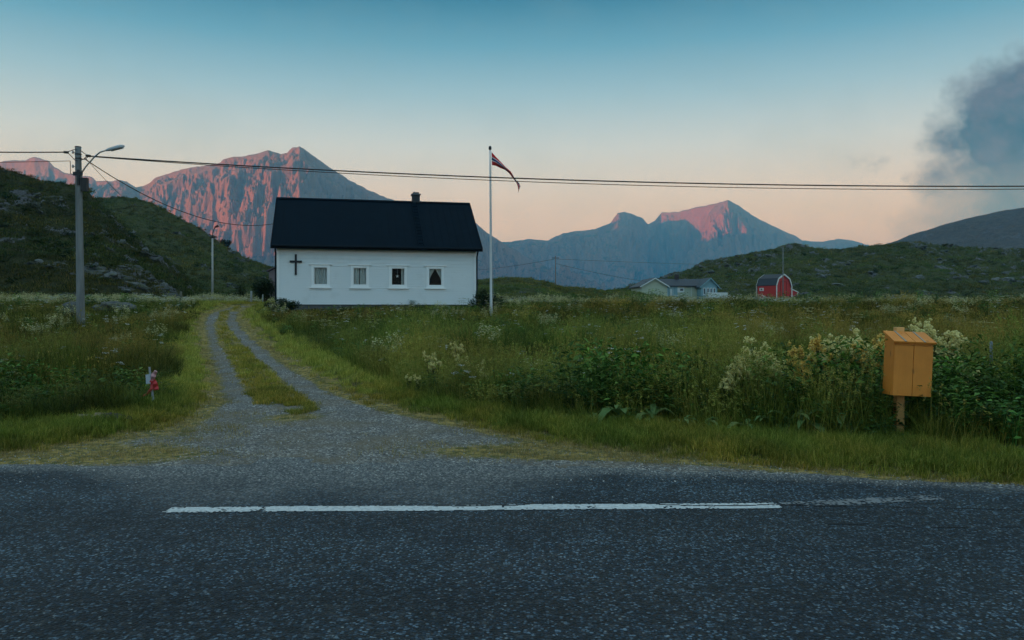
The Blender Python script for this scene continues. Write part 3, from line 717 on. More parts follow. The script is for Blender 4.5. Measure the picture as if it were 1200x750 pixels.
def lamp_post():
    y = 80.0; b = at(249, 338, y); b.z = gz(b.x, b.y) ; top = at(249.4, 266, y)
    root = tag(empty('lamp_post', b), 'slim pale lamp post standing far back on the grass below the hillside', 'lamp post')
    h = top.z - b.z
    MB().tube([(0, 0, -.2), (0, 0, h * .86)], [.12, .09], 10).build('pole_shaft', plain('pale_post', (.34, .33, .31), .8), root, True)
    MB().tube([(0, 0, h * .85), (.02, 0, h * .93), (.2, 0, h * .985), (.36, -.1, h)], .04, 8).build('lamp_arm', blackm, root, True)
    MB().tube([(.26, -.05, h - .02), (.62, -.2, h + .08)], [.08, .13], 8).build('lamp_head', blackm, root, True)
lamp_post()
def far_pole(px, base, top, y, label, cross):
    b = at(px, base, y); t = at(px, top, y); root = tag(empty('power_pole', (b.x, y, b.z - 1.2)), label, 'utility pole', None)
    h = t.z - b.z + 1.2
    MB().tube([(0, 0, -.3), (0, 0, h)], [.15, .10], 8).build('pole_shaft', woodgrey, root, True)
    if cross: MB().box(-.7, .7, -.05, .05, h - .45, h - .33).build('cross_arm', blackm, root)
    return root
far_pole(651, 344, 300, 158, 'distant thin pole rising from the green mound left of the bungalow', True)
far_pole(917.6, 352.5, 288, 176, 'pale pole standing right in front of the red barn', False)
simple_line('overhead_cable', [at(652, 303.5, 158), at(930, 311, 300)], .03, 'faint distant cable running right from the far pole over the bungalow', sag=.4)
simple_line('overhead_cable', [at(440, 312, 260), at(650, 303.5, 158)], .03, 'faint distant cable running left from the far pole behind the white house', sag=2.2)
simple_line('service_cable', [at(652, 309, 158), at(765, 331, 182)], .03, 'faint cable dropping from the far pole to the bungalow', sag=.3)

# ------------------------------------------------------------------ flagpole
def flagpole():
    b = ground_at(575.7, 367.3); y = b.y; top = at(574.3, 175.6, y); h = top.z - b.z; dx = top.x - b.x
    root = tag(empty('flagpole', b), 'slender white flagpole standing in the meadow right of the white house', 'flagpole')
    wh = plain('flagpole_paint', (.62, .64, .66), .4, .04, bmp=0)
    MB().tube([(dx * k / 8, 0, -.2 + (h + .2) * k / 8) for k in range(9)], [.062 - .030 * k / 8 for k in range(9)], 12).build('pole_shaft', wh, root, True)
    MB().lathe([(.0, .16), (.04, .14), (.07, .07), (.06, .0), (.03, -.03), (0, -.04)], 12, (dx, 0, h + .02)).build('finial', blackm, root, True)
    MB().tube([(dx + .07, -.05, h - .05), (dx + .075, -.05, h * .5), (.1, -.05, .9)], .006, 5).build('halyard', plain('rope', (.35, .36, .37), .8), root)
    # pennant
    m, nt, bs = nodes('pennant_cloth'); a = N(nt, 'ShaderNodeAttribute', attribute_name='band').outputs['Fac']
    r = nt.nodes.new('ShaderNodeValToRGB'); nt.links.new(a, r.inputs[0]); r.color_ramp.interpolation = 'CONSTANT'
    e = r.color_ramp.elements; red = (.62, .035, .035, 1); wht = (.55, .55, .56, 1); blu = (.02, .03, .10, 1)
    for p, c in ((0, red), (.33, wht), (.40, blu), (.60, wht), (.67, red)):
        if p == 0: e[0].color = c; e[0].position = 0
        elif p == .33: e[1].position = p; e[1].color = c
        else: q = e.new(p); q.color = c
    nt.links.new(r.outputs[0], bs.inputs['Base Color']); bs.inputs['Roughness'].default_value = .85
    # upper and lower edge in the picture, following the folded cloth
    up = [(576.0, 178.2), (581, 183.5), (587, 190), (593, 196.2), (598.5, 201), (601.5, 206), (605, 211.5), (608.5, 215), (609.8, 218.5), (608.3, 222), (607.6, 225)]
    lo = [(576.6, 193.6), (581, 194.2), (586.5, 197), (592, 199.2), (597, 203.5), (600.4, 208.2), (604.2, 212.5), (605.8, 215.5), (607.0, 219), (607.4, 222), (607.3, 225.4)]
    n, k = 60, 12; t = np.linspace(0, 10, n + 1)
    U = np.stack([np.interp(t, range(11), [p[i] for p in up]) for i in (0, 1)], 1); Lw = np.stack([np.interp(t, range(11), [p[i] for p in lo]) for i in (0, 1)], 1)
    V = []; B = []
    for i in range(n + 1):
        tw = 1.0 if t[i] < 5 else 1.0
        for j in range(k + 1):
            f = j / k; px, py = U[i] * (1 - f) + Lw[i] * f
            dep = y + .10 * math.sin(f * 6.5 + t[i] * .9) * min(1, t[i] / 2) + .06 * math.sin(t[i] * 2.1)
            V.append(at(px, py, dep) - b); B.append(min(1, max(0, f + .25 * math.sin(t[i] * .9) * min(1, t[i] / 5))))
    o = npmesh('pennant', np.array([tuple(v) for v in V]), grid_faces(n + 1, k + 1), m, True, {'band': ('FLOAT', np.array(B, np.float32))})
    so = o.modifiers.new('thick', 'SOLIDIFY'); so.thickness = .004
    o.location = b; tag(o, 'limp red pennant with white and blue stripe hanging from the flagpole top', 'pennant')
flagpole()

# ------------------------------------------------------------------ wooden mailbox
def mailbox():
    y1 = 9.08; px = 1056.0; b = Vector(((px - CX) / F * y1, y1 + .05, 0)); b.z = gz(b.x, b.y)
    root = tag(empty('mailbox', b), 'tilted orange wooden mailbox with sloping lid on a post at the verge', 'mailbox')
    def wood(name, c1, c2, dirt):
        m, nt, bs = nodes(name); v = scaled(nt, coords(nt), (9, 9, .9)); n = noise(nt, v, 3.5, 7, .7); n0 = noise(nt, coords(nt), 2.3, 4)
        c = mix(nt, n, c1, c2); c = mix(nt, ramp(nt, n0, [(.4, 0.), (.75, .6)]), c, tuple(k * .62 for k in c1))
        kn = stones(nt, scaled(nt, coords(nt), (7, 7, 3.2)), 1.0); c = mix(nt, ramp(nt, kn.outputs['Distance'], [(.05, .75), (.16, 0.)]), c, tuple(k * .3 for k in c1))
        if dirt: c = mix(nt, ramp(nt, noise(nt, coords(nt), 9, 6, .7), [(.60, 0.), (.68, .5)]), c, (.12, .06, .04))
        nt.links.new(c, bs.inputs['Base Color']); bs.inputs['Roughness'].default_value = .6; bump(nt, bs, n, .35, .004); return m
    wd = wood('stained_wood', (.70, .20, .018), (.84, .30, .038), False); wp = wood('post_wood', (.78, .36, .10), (.90, .50, .18), True)
    ztop = EYE + (HY - 383.5) / F * y1 - b.z
    MB().box(-.045, .045, -.04, .045, -.25, ztop).build('post', wp, root, bevel=.004)
    # box in its own tilted frame
    yf = 8.84; x0 = (1047.2 - CX) / F * yf - b.x; x1 = (1092.8 - CX) / F * yf - b.x; w_ = x1 - x0; yy = yf - b.y
    zb_ = EYE + (HY - 464.5) / F * yf - b.z; zf = EYE + (HY - 402) / F * yf - b.z; Dp = -.048 - yy; cx = (x0 + x1) / 2; hh = zf - zb_; rise = .095
    T = Matrix.Translation((cx, yy, (zb_ + zf) / 2)) @ Matrix.Rotation(math.radians(2.6), 4, 'Y') @ Matrix.Translation((0, 0, -hh / 2))
    hw = w_ / 2; th = .019
    def part(mb, nm, mat, par=root, bv=.002): return mb.xf(T).build(nm, mat, par, bevel=bv)
    for s in (-1, 1):
        xs = (-hw, -hw + th) if s < 0 else (hw - th, hw)
        part(MB().prism([(.021, 0), (Dp, 0), (Dp, hh + rise), (.021, hh + .008)], 'x', *xs), 'side_panel', wd)
    part(MB().box(-hw + th, hw - th, Dp - th, Dp, 0, hh + rise - .01), 'back_panel', wd)
    part(MB().box(-hw + th, hw - th, .021, Dp - th, 0, th), 'bottom_panel', wd)
    part(MB().box(-hw + .002, -.003, 0, .0185, .002, hh - .03), 'front_plank', wd)
    part(MB().box(.003, hw - .002, 0, .0185, .002, hh - .03), 'front_plank', wd)
    part(MB().box(-hw + th + .002, hw - th - .002, .001, .019, hh - .027, hh), 'front_rail', wd)
    ov = .022; a = math.atan2(rise, Dp)
    def lidbox(xa, xb, u0, u1, v0, v1):
        m = MB().box(xa, xb, u0, u1, v0, v1)
        return m.xf(Matrix.Translation((0, -ov, hh + .004 - ov * math.tan(a))) @ Matrix.Rotation(a, 4, 'X'))
    Ld = (Dp + ov) / math.cos(a) + .015; lw = hw + .02
    lid = None
    for xa, xb in ((-lw, -.003), (.003, lw)):
        q = lidbox(xa, xb, 0, Ld, 0, .02); o = part(q, 'lid_board', wd)
    for x in (-lw + .13, lw - .13):
        o = part(lidbox(x - .011, x + .011, -.004, Ld, .0205, .0255), 'lid_strap', plain('strap_metal', (.33, .26, .18), .5, .2), bv=.001)
    part(MB().box(-hw - .002, hw + .002, -.009, -.001, hh - .012, hh + .003), 'lid_trim', wd, bv=.001)
mailbox()

# ------------------------------------------------------------------ roadside stake with ribbon
def stake():
    x, y = px2w(180.5, 478); b = Vector((x, y, gz(x, y) - .02)); root = tag(empty('marker_stake', b), 'grey stake with small white tag and red ribbon tied on at the left verge', 'marker stake')
    L = lambda px, py, dy=0: at(px, py, y + dy) - b
    MB().tube([L(180.8, 480), L(175, 430)], [.018, .016], 6).build('stake', plain('stake_wood', (.30, .31, .32), .8, .2), root)
    t = [L(171.6, 439), L(177.2, 438), L(177.6, 449), L(172.2, 450)]
    MB().add([p + Vector((0, -.03, 0)) for p in t] + [p + Vector((0, -.022, 0)) for p in t], [(0,1,2,3),(4,7,6,5),(0,4,5,1),(1,5,6,2),(2,6,7,3),(3,7,4,0)]).build('tag_plate', plain('tag_white', (.42, .45, .5), .5, .1), root)
    red = plain('red_ribbon', (.50, .035, .035), .6, .15); pk = plain('pink_ribbon', (.50, .25, .26), .6, .1)
    def strip(nm, pts, ws, mat):
        V = []
        n = 16; t = np.linspace(0, len(pts) - 1, n)
        P = [np.interp(t, range(len(pts)), [p[i] for p in pts]) for i in (0, 1)]; w_ = np.interp(t, range(len(pts)), ws)
        for i in range(n):
            dx = P[0][min(i+1, n-1)] - P[0][max(i-1, 0)]; dy = P[1][min(i+1, n-1)] - P[1][max(i-1, 0)]; q = math.hypot(dx, dy) + 1e-6
            for s in (-1, 0, 1): V.append(tuple(L(P[0][i] - dy / q * w_[i] * s / 2, P[1][i] + dx / q * w_[i] * s / 2, -.04 + .02 * math.sin(i * .8) + .012 * abs(s))))
        o = npmesh(nm, np.array(V), grid_faces(n, 3), mat); o.parent = root; so = o.modifiers.new('t', 'SOLIDIFY'); so.thickness = .003
    strip('ribbon_tail', [(179, 447), (178, 455), (172, 462), (164.5, 465.5)], [5, 3.6, 2.4, 1.2], red)
    strip('ribbon_tail', [(180, 445), (182, 451), (183.4, 457)], [4, 6.5, 5.5], red)
    strip('ribbon_bow', [(178.5, 446), (180, 440), (183, 434.5)], [3.5, 6, 3.5], pk)
    MB().tube([L(176.5, 447), L(180.5, 446)], .035, 8).build('ribbon_knot', red, root)
stake()

# ------------------------------------------------------------------ stones and small posts
rockm = plain('boulder_stone', (.085, .09, .095), .9, .35, 2.5, bs=14, bmp=.9, dirt=((.07, .08, .03), .8))
def rock(name, c, s, seed, label, cat='boulder', rz=0, mat=None, group=None):
    bm = bmesh.new(); bmesh.ops.create_icosphere(bm, subdivisions=4, radius=1)
    V = np.array([v.co[:] for v in bm.verts])
    n = fbm(V[:, 0] * 1.1 + V[:, 2], V[:, 1] * 1.1 - V[:, 2] * .7, 4, seed) * .35 + np.abs(fbm(V[:, 0] * 3 + V[:, 2] * 2, V[:, 1] * 3, 3, seed + 3)) * .18
    V = V * (1 + n)[:, None]; V = np.round(V * 3.5 + fbm(V[:, 0] * 2, V[:, 1] * 2, 2, seed)[:, None]) / 3.5 * .35 + V * .65
    for v, p in zip(bm.verts, V): v.co = (p[0] * s[0], p[1] * s[1], p[2] * s[2])
    me = bpy.data.meshes.new(name); bm.to_mesh(me); bm.free(); me.materials.append(mat or rockm); me.shade_smooth()
    o = bpy.data.objects.new(name, me); COL.objects.link(o); o.location = c; o.rotation_euler = (0, 0, rz); return tag(o, label, cat, group)
p = at(84, 363, 34.5); rock('boulder', (p.x, p.y, p.z), (.36, .3, .32), 5, 'pale grey pointed boulder just left of the lamp pole')
p = at(136, 360, 37); rock('boulder', (p.x, p.y, p.z - .02), (.85, .6, .27), 8, 'long flat mossy boulder right of the lamp pole')
p = px2w(112, 498); rock('flat_stone', (p[0], p[1], gz(*p) + .03), (.30, .12, .06), 12, 'flat brownish stone slab lying in the grass at the left verge', 'stone', .05, plain('brown_stone', (.24, .18, .13), .9, .3))
p = px2w(131, 499); rock('flat_stone', (p[0], p[1] , gz(*p) + .03), (.22, .10, .06), 14, 'dark stone beside the brown slab at the left verge', 'stone', -.1, plain('dark_stone', (.03, .025, .022), .9, .3))
def post(px, py0, py1, y, r, col, name, label):
    b = at(px, py0, y); t = at(px, py1, y); MB().tube([(0, 0, -.3), (0, 0, (t.z - b.z) * .97), (0, 0, t.z - b.z)], [r, r * .95, r * .6], 8).build
    m = MB().tube([(0, 0, -.3), (0, 0, (t.z - b.z) * .97), (0, 0, t.z - b.z)], [r, r * .95, r * .6], 8); o = m.build(name, plain(name + '_paint', col, .8, .2), None, True)
    o.location = b; return tag(o, label, 'post')
post(294.6, 353.5, 341, 46, .06, (.5, .52, .55), 'marker_post', 'short white post beside the dark bush at the top of the track')
post(308, 354, 345, 44, .035, (.32, .34, .33), 'fence_post', 'thin grey post between dark bush and white house')
post(212, 357, 341.5, 42, .07, (.12, .11, .08), 'fence_post', 'weathered brown post in the white flowers left of the track')
post(1161.5, 430, 400, 11.5, .022, (.22, .25, .28), 'fence_post', 'thin grey metal post in the tall weeds right of the mailbox')

# ------------------------------------------------------------------ distant buildings
def bungalow():
    y = 182.0; k = y / F; A0 = at(749.6, 349.5, y); A0.z = gz(A0.x, y) + .5; X = lambda px: (px - 749.6) * k; Zp = lambda py: EYE + (HY - py) * k - A0.z
    root = tag(empty('bungalow', A0, math.radians(4)), 'pale green bungalow with two gables and dark roof in the distance', 'house')
    gm = plain('pale_green_board', (.42, .47, .36), .7, .1, 1, stretch=(1, 1, 8)); bm_ = plain('blue_grey_board', (.20, .36, .42), .7, .12, 1, stretch=(8, 8, 1))
    rf = plain('slate_roof', (.022, .035, .05), .6, .25); wt = plain('white_board', (.62, .66, .66), .6, .08); gl = plain('dark_pane', (.05, .07, .09), .15, .1)
    hw = Zp(335.4); hr = Zp(326.6)
    w = MB(); w.prism([(0, -.5), (X(779.6), -.5), (X(779.6), hw), (X(765), hr), (0, hw)], 'y', -2.0, 9.0); w.build('wall', gm, root)
    w = MB().box(X(779.6), X(819), .6, 8.8, -.5, hw - .02); w.build('wall', gm, root)
    w = MB().box(X(779.8), X(795.5), .52, .6, -.4, hw - .04); w.build('cladding', bm_, root)
    w = MB(); w.prism([(X(819), -.5), (X(838), -.5), (X(838), hw), (X(829.6), hr), (X(819), hw)], 'y', -2.6, 9.0); w.build('wall', bm_, root)
    def gable(x0, xm, x1, y0):
        r = MB(); o = .5; s1 = (hr - hw) / (xm - x0); s2 = (hr - hw) / (x1 - xm)
        r.prism([(x0 - o, hw - o * s1 + .02), (xm, hr + .02), (xm, hr + .2), (x0 - o, hw - o * s1 + .2)], 'y', y0, 9.4)
        r.prism([(x1 + o, hw - o * s2 + .02), (xm, hr + .02), (xm, hr + .2), (x1 + o, hw - o * s2 + .2)], 'y', y0, 9.4)
        o_ = r.build('roof', rf, root)
        b = MB(); b.prism([(x0 - o, hw - o * s1 - .12), (xm, hr - .12), (x1 + o, hw - o * s2 - .12), (x1 + o, hw - o * s2 + .16), (xm, hr + .16), (x0 - o, hw - o * s1 + .16)], 'y', y0 - .06, y0 - .005); b.build('barge_board', wt if x0 < 1 else bm_, o_)
        return o_
    r1 = gable(0, X(765), X(779.6), -2.5); gable(X(819), X(829.6), X(838), -3.1)
    m = MB().prism([(.1, hw - .05), (4.7, hr - .02), (9.3, hw - .05), (9.3, hw + .15), (4.7, hr + .16), (.1, hw + .15)], 'x', X(766), X(829)); rr = m.build('roof', rf, root)
    MB().box(X(798.6), X(802.4), 4.2, 5.2, hr - .3, Zp(320.5)).build('chimney', plain('brick_dark', (.05, .04, .045), .9), rr)
    f = MB().box(X(795.4), X(803.6), .5, .598, Zp(342.4), Zp(336.6)).build('window', wt, root); MB().box(X(798.6), X(802.2), .46, .498, Zp(340.6), Zp(338.2)).build('pane', gl, f)
    for px in (821.3, 825.5, 829.2, 833): f = MB().box(X(px), X(px + 2.6), -2.68, -2.604, Zp(346), Zp(337.5)).build('window', wt, root); MB().box(X(px + .6), X(px + 2.1), -2.72, -2.682, Zp(344.6), Zp(338.3)).build('pane', gl, f)
    MB().box(X(786.5), X(788.8), .44, .518, 0, Zp(338.2)).build('door', wt, root)
    MB().box(X(824), X(826), -4.5, -2.62, -.3, Zp(343)).box(X(826.1), X(847), -4.6, -4.5, .15, Zp(343.2)).box(X(846.5), X(847), -4.5, -1, .15, Zp(343.2)).box(X(826.1), X(846.4), -4.49, -1, 0, .14).build('terrace_rail', wt, root)
    for px in (783, 790, 812): MB().tube([(X(px), .5, -.1), (X(px), .5, hw)], .05, 6).build('downpipe', wt, root)
bungalow()
def barn():
    y = 205.0; k = y / F; phi = math.radians(54)
    # ridge runs from back left to front right; local x along ridge (towards the viewer's right)
    C0 = at(909, 350.5, y); root = tag(empty('barn', (C0.x, C0.y, gz(C0.x, min(C0.y, 205)) + .25), -phi), 'red gambrel roofed barn with white trim and a lean-to at the hillside', 'barn')
    base = root.location.z; Z = lambda py: EYE + (HY - py) * k - base
    L = 21.5 * k / (math.cos(phi) + .33 * math.sin(phi)); Wd = 18 * k / (math.sin(phi) - .33 * math.cos(phi))
    red = plain('barn_red', (.50, .035, .028), .75, .18, 1.5, stretch=(6, 6, .6)); wt = plain('barn_white', (.66, .66, .64), .6, .06); rf = plain('barn_roof', (.016, .024, .034), .6, .25)
    ze, zk, zr = Z(334.6), Z(326.6), Z(321.3)
    P = [(0, -.6), (0, ze), (Wd * .13, zk), (Wd / 2, zr), (Wd * .87, zk), (Wd, ze), (Wd, -.6)]   # (y, z): y=0 is the long front side
    MB().prism([(p_[0], p_[1]) for p_ in P], 'x', -L, 0).build('wall', red, root)
    ro = MB()
    for a_, b_ in zip(P[1:-2], P[2:-1]):
        d = Vector((b_[0] - a_[0], b_[1] - a_[1])); n_ = Vector((-d.y, d.x)).normalized() * .16
        e = d.normalized() * .03
        ro.prism([(a_[0] - e.x, a_[1] - e.y), (b_[0] + e.x, b_[1] + e.y), (b_[0] + n_.x, b_[1] + n_.y), (a_[0] + n_.x, a_[1] + n_.y)], 'x', -L - .3, .3)
    r_ = ro.build('roof', rf, root)
    for x in (-L - .36, .31):
        t = MB()
        for a_, b_ in zip(P[:-1], P[1:]):
            d = Vector((b_[0] - a_[0], b_[1] - a_[1])); n_ = Vector((-d.y, d.x)).normalized()
            t.prism([(a_[0] - n_.x * .17, a_[1] - n_.y * .17), (b_[0] - n_.x * .17, b_[1] - n_.y * .17), (b_[0] + n_.x * .22, b_[1] + n_.y * .22), (a_[0] + n_.x * .22, a_[1] + n_.y * .22)], 'x', x, x + .05)
        t.build('gable_trim', wt, r_)
    f = MB().box(-L + .6, -L + 1.9, -.09, -.004, Z(340.6), Z(337)).build('window', wt, root); MB().box(-L + 1.0, -L + 1.5, -.12, -.092, Z(339.7), Z(337.8)).build('pane', plain('barn_pane', (.2, .08, .08), .3), f)
    MB().box(-L - .02, .02, -.07, -.003, -.6, .35).build('plinth', plain('barn_plinth', (.05, .05, .05), .9), root)
    MB().box(.003, .08, Wd * .3, Wd * .3 + .08, 0, Z(330)).box(.003, .08, Wd * .7, Wd * .7 + .08, 0, Z(330)).box(.003, .08, Wd * .3, Wd * .7 + .08, Z(330), Z(329.6)).build('door_frame', plain('barn_dark', (.13, .015, .015), .8), root)
    Ll = MB(); Ll.prism([(Wd, -.8), (Wd, Z(337.6)), (Wd + 3.4, Z(341.8)), (Wd + 3.4, -.8)], 'x', -L * .8, -.35); lo = Ll.build('lean_to', red, root)
    MB().prism([(Wd + .02, Z(337.6) + .02), (Wd + 3.6, Z(341.8) - .02), (Wd + 3.6, Z(341.8) + .12), (Wd + .02, Z(337.6) + .16)], 'x', -L * .82, -.2).build('lean_to_roof', rf, lo)
    MB().prism([(Wd + .0, Z(337.6) - .12), (Wd + 3.65, Z(341.8) - .14), (Wd + 3.65, Z(341.8) + .1), (Wd + .0, Z(337.6) + .16)], 'x', -.18, -.13).box(-.34, -.24, Wd + 3.25, Wd + 3.45, -.8, Z(341.8) - .15).build('lean_to_trim', wt, lo)
barn()
def shed():
    y = 75.0; p = at(322, 336, y); root = tag(empty('outbuilding', (p.x, y, p.z - 1)), 'small purplish brown shed half hidden behind the left wall of the white house', 'shed')
    k = y / F; h = (336 - 317) * k + 1
    MB().prism([(-.55, 0), (1.8, 0), (1.8, h - .1), (.7, h + .5), (-.55, h - .1)], 'y', 0, 3).build('wall', plain('shed_board', (.16, .12, .13), .8), root)
    MB().prism([(-.75, h - .12), (.7, h + .58), (2.1, h - .12), (2.1, h), (.7, h + .7), (-.75, h)], 'y', -.2, 3.2).build('roof', plain('shed_roof', (.09, .07, .08), .8), root)
shed()
#PART3
# ------------------------------------------------------------------ vegetation
LIB = []
def proto(parts, name, mat):
    V = np.concatenate([p[0] for p in parts]); o = 0; Fs = []
    for p in parts: Fs.append(p[1] + o); o += len(p[0])
    return npmesh(name, V, np.concatenate(Fs), mat, True, {'rnd': ('FLOAT', np.concatenate([p[2] for p in parts]).astype(np.float32))}, link=False)
def blades(n, h, rad, wid, lean=.5, seg=4, rnd=(0, 1), seed=0, flop=.3):
    r = np.random.default_rng(seed); a = r.random(n) * 2 * PI; rr = rad * np.sqrt(r.random(n))
    bx, by = rr * np.cos(a), rr * np.sin(a); H = r.uniform(h[0], h[1], n); ln = lean * r.random(n) ** 1.3 * H; la = a + r.normal(0, 1.1, n)
    wa = r.random(n) * PI; wd = wid * r.uniform(.6, 1.3, n); t = np.linspace(0, 1, seg + 1)
    T = t[None]; k = 1.7 + flop * 2
    x = bx[:, None] + np.cos(la)[:, None] * ln[:, None] * T ** k; y = by[:, None] + np.sin(la)[:, None] * ln[:, None] * T ** k
    z = H[:, None] * (T - flop * T ** 3.2 * r.random(n)[:, None]); w = wd[:, None] * (1 - T ** 2.2 * .93) * .5
    dx, dy = np.cos(wa)[:, None] * w, np.sin(wa)[:, None] * w
    V = np.stack([np.stack([x - dx, y - dy, z], -1), np.stack([x + dx, y + dy, z], -1)], 2).reshape(-1, 3)
    s = seg + 1; base = (np.arange(n) * s * 2)[:, None]; j = np.arange(seg)[None] * 2
    q = base + j; Fc = np.stack([q, q + 1, q + 3, q + 2], -1).reshape(-1, 4)
    R = np.repeat(r.uniform(rnd[0], rnd[1], n), s * 2); return V, Fc, R
def leaves(pos, nrmj, size, asp, rnd, seed, updir=.3):
    """small pointed leaves at the given points"""
    r = np.random.default_rng(seed); n = len(pos); a = r.random(n) * 2 * PI
    d = np.stack([np.cos(a), np.sin(a), r.normal(updir, nrmj, n)], -1); d /= np.linalg.norm(d, axis=1)[:, None]
    s = np.cross(d, [0, 0, 1.]); s /= np.linalg.norm(s, axis=1)[:, None]; s = s + r.normal(0, .35, (n, 3))
    L = (size * r.uniform(.6, 1.3, n))[:, None]; w = L * asp * .5
    droop = np.array([0, 0, -1.]) * L * .22
    V = np.stack([pos, pos + d * L * .45 + s * w, pos + d * L + droop, pos + d * L * .45 - s * w], 1).reshape(-1, 3)
    b = (np.arange(n) * 4)[:, None]; Fc = b + np.arange(4)[None]
    return V, Fc, np.repeat(r.uniform(rnd[0], rnd[1], n), 4)
def herb(n, h, rad, size, asp, rnd, seed, stems=7):
    r = np.random.default_rng(seed); a = r.random(n) * 2 * PI; z = r.uniform(.05, 1, n) ** .8 * h; rr = rad * (.35 + .65 * z / h) * np.sqrt(r.random(n))
    P = np.stack([rr * np.cos(a), rr * np.sin(a), z], -1)
    return [leaves(P, .35, size, asp, rnd, seed + 1), blades(stems, (h * .7, h * 1.0), rad * .3, .012, .35, 3, rnd, seed + 2, 0)]
def seedheads(n, h, rad, seed, rnd=(.8, 1), size=.03, k=9):
    r = np.random.default_rng(seed); out = []
    st = blades(n, h, rad, .004, .25, 4, (rnd[0], rnd[1]), seed, 0); out.append(st)
    V = st[0].reshape(n, 5, 2, 3).mean(2); P = []
    for i in range(k):
        f = i / k; P.append(V[:, 4] * (1 - f * .28) + V[:, 3] * f * .28 + r.normal(0, .006, (n, 3)))
    out.append(leaves(np.concatenate(P), .8, size, .35, rnd, seed + 5, .9)); return out
def umbels(n, h, rad, seed, size=.012, spread=.05, k=24, frnd=(.0, .6), flat=True):
    r = np.random.default_rng(seed); st = blades(n, h, rad, .006, .2, 4, (.9, 1), seed, 0)
    top = st[0].reshape(n, 5, 2, 3).mean(2)[:, 4]; P = []
    for c in top:
        a = r.random(k) * 2 * PI; q = spread * np.sqrt(r.random(k)) * r.uniform(.7, 1.2)
        zz = r.normal(0, .004, k) if flat else r.normal(0, spread * .9, k)
        P.append(c + np.stack([q * np.cos(a), q * np.sin(a), zz], -1))
    return st, leaves(np.concatenate(P), .3, size, .9, frnd, seed + 2, .1)

G1 = [(0, (.028, .045, .008)), (.35, (.07, .10, .018)), (.7, (.15, .175, .04)), (.9, (.26, .26, .08)), (1, (.34, .25, .10))]
MG = leaf_mat('meadow_blades', G1, .35)
MV = leaf_mat('verge_blades', [(0, (.07, .095, .016)), (.5, (.15, .17, .036)), (.8, (.28, .27, .08)), (1, (.48, .37, .15))], .4)
MD = leaf_mat('dry_blades', [(0, (.27, .20, .075)), (.6, (.46, .36, .16)), (1, (.17, .17, .05))], .3)
MH = leaf_mat('herb_leaves', [(0, (.016, .045, .008)), (.6, (.05, .11, .018)), (1, (.18, .27, .055))], .3)
MF = leaf_mat('flower_specks', [(0, (.62, .58, .38)), (.5, (.55, .52, .33)), (.7, (.40, .42, .20)), (.8, (.035, .06, .016)), (1, (.055, .085, .02))], .3)
MW = leaf_mat('white_specks', [(0, (.62, .62, .60)), (.6, (.50, .52, .48)), (.75, (.05, .07, .02)), (1, (.06, .09, .03))], .3)

def scatter_stuff(name, protos, P, rot, scl, idx, tint, mat=None):
    c = bpy.data.collections.new(name + '_kinds')
    for k, o in enumerate(protos): o.name = f'{name}_kind_{k:02d}'; c.objects.link(o)
    me = bpy.data.meshes.new(name); me.vertices.add(len(P)); me.vertices.foreach_set('co', np.asarray(P, np.float32).ravel())
    def at_(n, ty, d, f):
        a = me.attributes.new(n, ty, 'POINT'); a.data.foreach_set(f, np.ascontiguousarray(d).ravel())
    at_('rot', 'FLOAT_VECTOR', np.asarray(rot, np.float32), 'vector'); at_('scl', 'FLOAT_VECTOR', np.asarray(scl, np.float32), 'vector')
    at_('idx', 'INT', np.asarray(idx, np.int32), 'value')
    at_('tint', 'FLOAT_COLOR', np.concatenate([tint, np.ones((len(P), 1))], 1).astype(np.float32), 'color')
    if mat: me.materials.append(mat)
    ob = bpy.data.objects.new(name, me); COL.objects.link(ob)
    ng = bpy.data.node_groups.new(name + '_scatter', 'GeometryNodeTree')
    ng.interface.new_socket('Geometry', in_out='INPUT', socket_type='NodeSocketGeometry'); ng.interface.new_socket('Geometry', in_out='OUTPUT', socket_type='NodeSocketGeometry')
    gi = ng.nodes.new('NodeGroupInput'); go = ng.nodes.new('NodeGroupOutput'); ip = ng.nodes.new('GeometryNodeInstanceOnPoints'); ci = ng.nodes.new('GeometryNodeCollectionInfo')
    ci.inputs['Collection'].default_value = c; ci.inputs['Separate Children'].default_value = True; ci.inputs['Reset Children'].default_value = True
    def na(n, ty):
        q = ng.nodes.new('GeometryNodeInputNamedAttribute'); q.data_type = ty; q.inputs['Name'].default_value = n
        return [s for s in q.outputs if s.enabled and s.name == 'Attribute'][0]
    ng.links.new(gi.outputs[0], ip.inputs['Points']); ng.links.new(ci.outputs[0], ip.inputs['Instance'])
    ip.inputs['Pick Instance'].default_value = True
    ng.links.new(na('idx', 'INT'), ip.inputs['Instance Index'])
    er = ng.nodes.new('FunctionNodeEulerToRotation'); ng.links.new(na('rot', 'FLOAT_VECTOR'), er.inputs[0]); ng.links.new(er.outputs[0], ip.inputs['Rotation'])
    ng.links.new(na('scl', 'FLOAT_VECTOR'), ip.inputs['Scale']); ng.links.new(ip.outputs[0], go.inputs[0])
    mo = ob.modifiers.new('scatter', 'NODES'); mo.node_group = ng
    return tag(ob, kind='stuff')
HOUSE_RECT = None
def in_house(x, y, pad=.15):
    A = np.array([(325 - CX) / F * 38.7, 38.7]); r = math.radians(12.5); dx, dy = x - A[0], y - A[1]
    lx = dx * math.cos(r) + dy * math.sin(r); ly = -dx * math.sin(r) + dy * math.cos(r)
    return (lx > -pad) & (lx < 9.8 + pad) & (ly > -pad) & (ly < 7.3)
def clear_view(x, y): return ((np.abs(x - .489 * y) < .22) & (y < 9.2)) | ((np.abs(x + .451 * y) < .2) & (y < 12.1) & (y > 10.5))
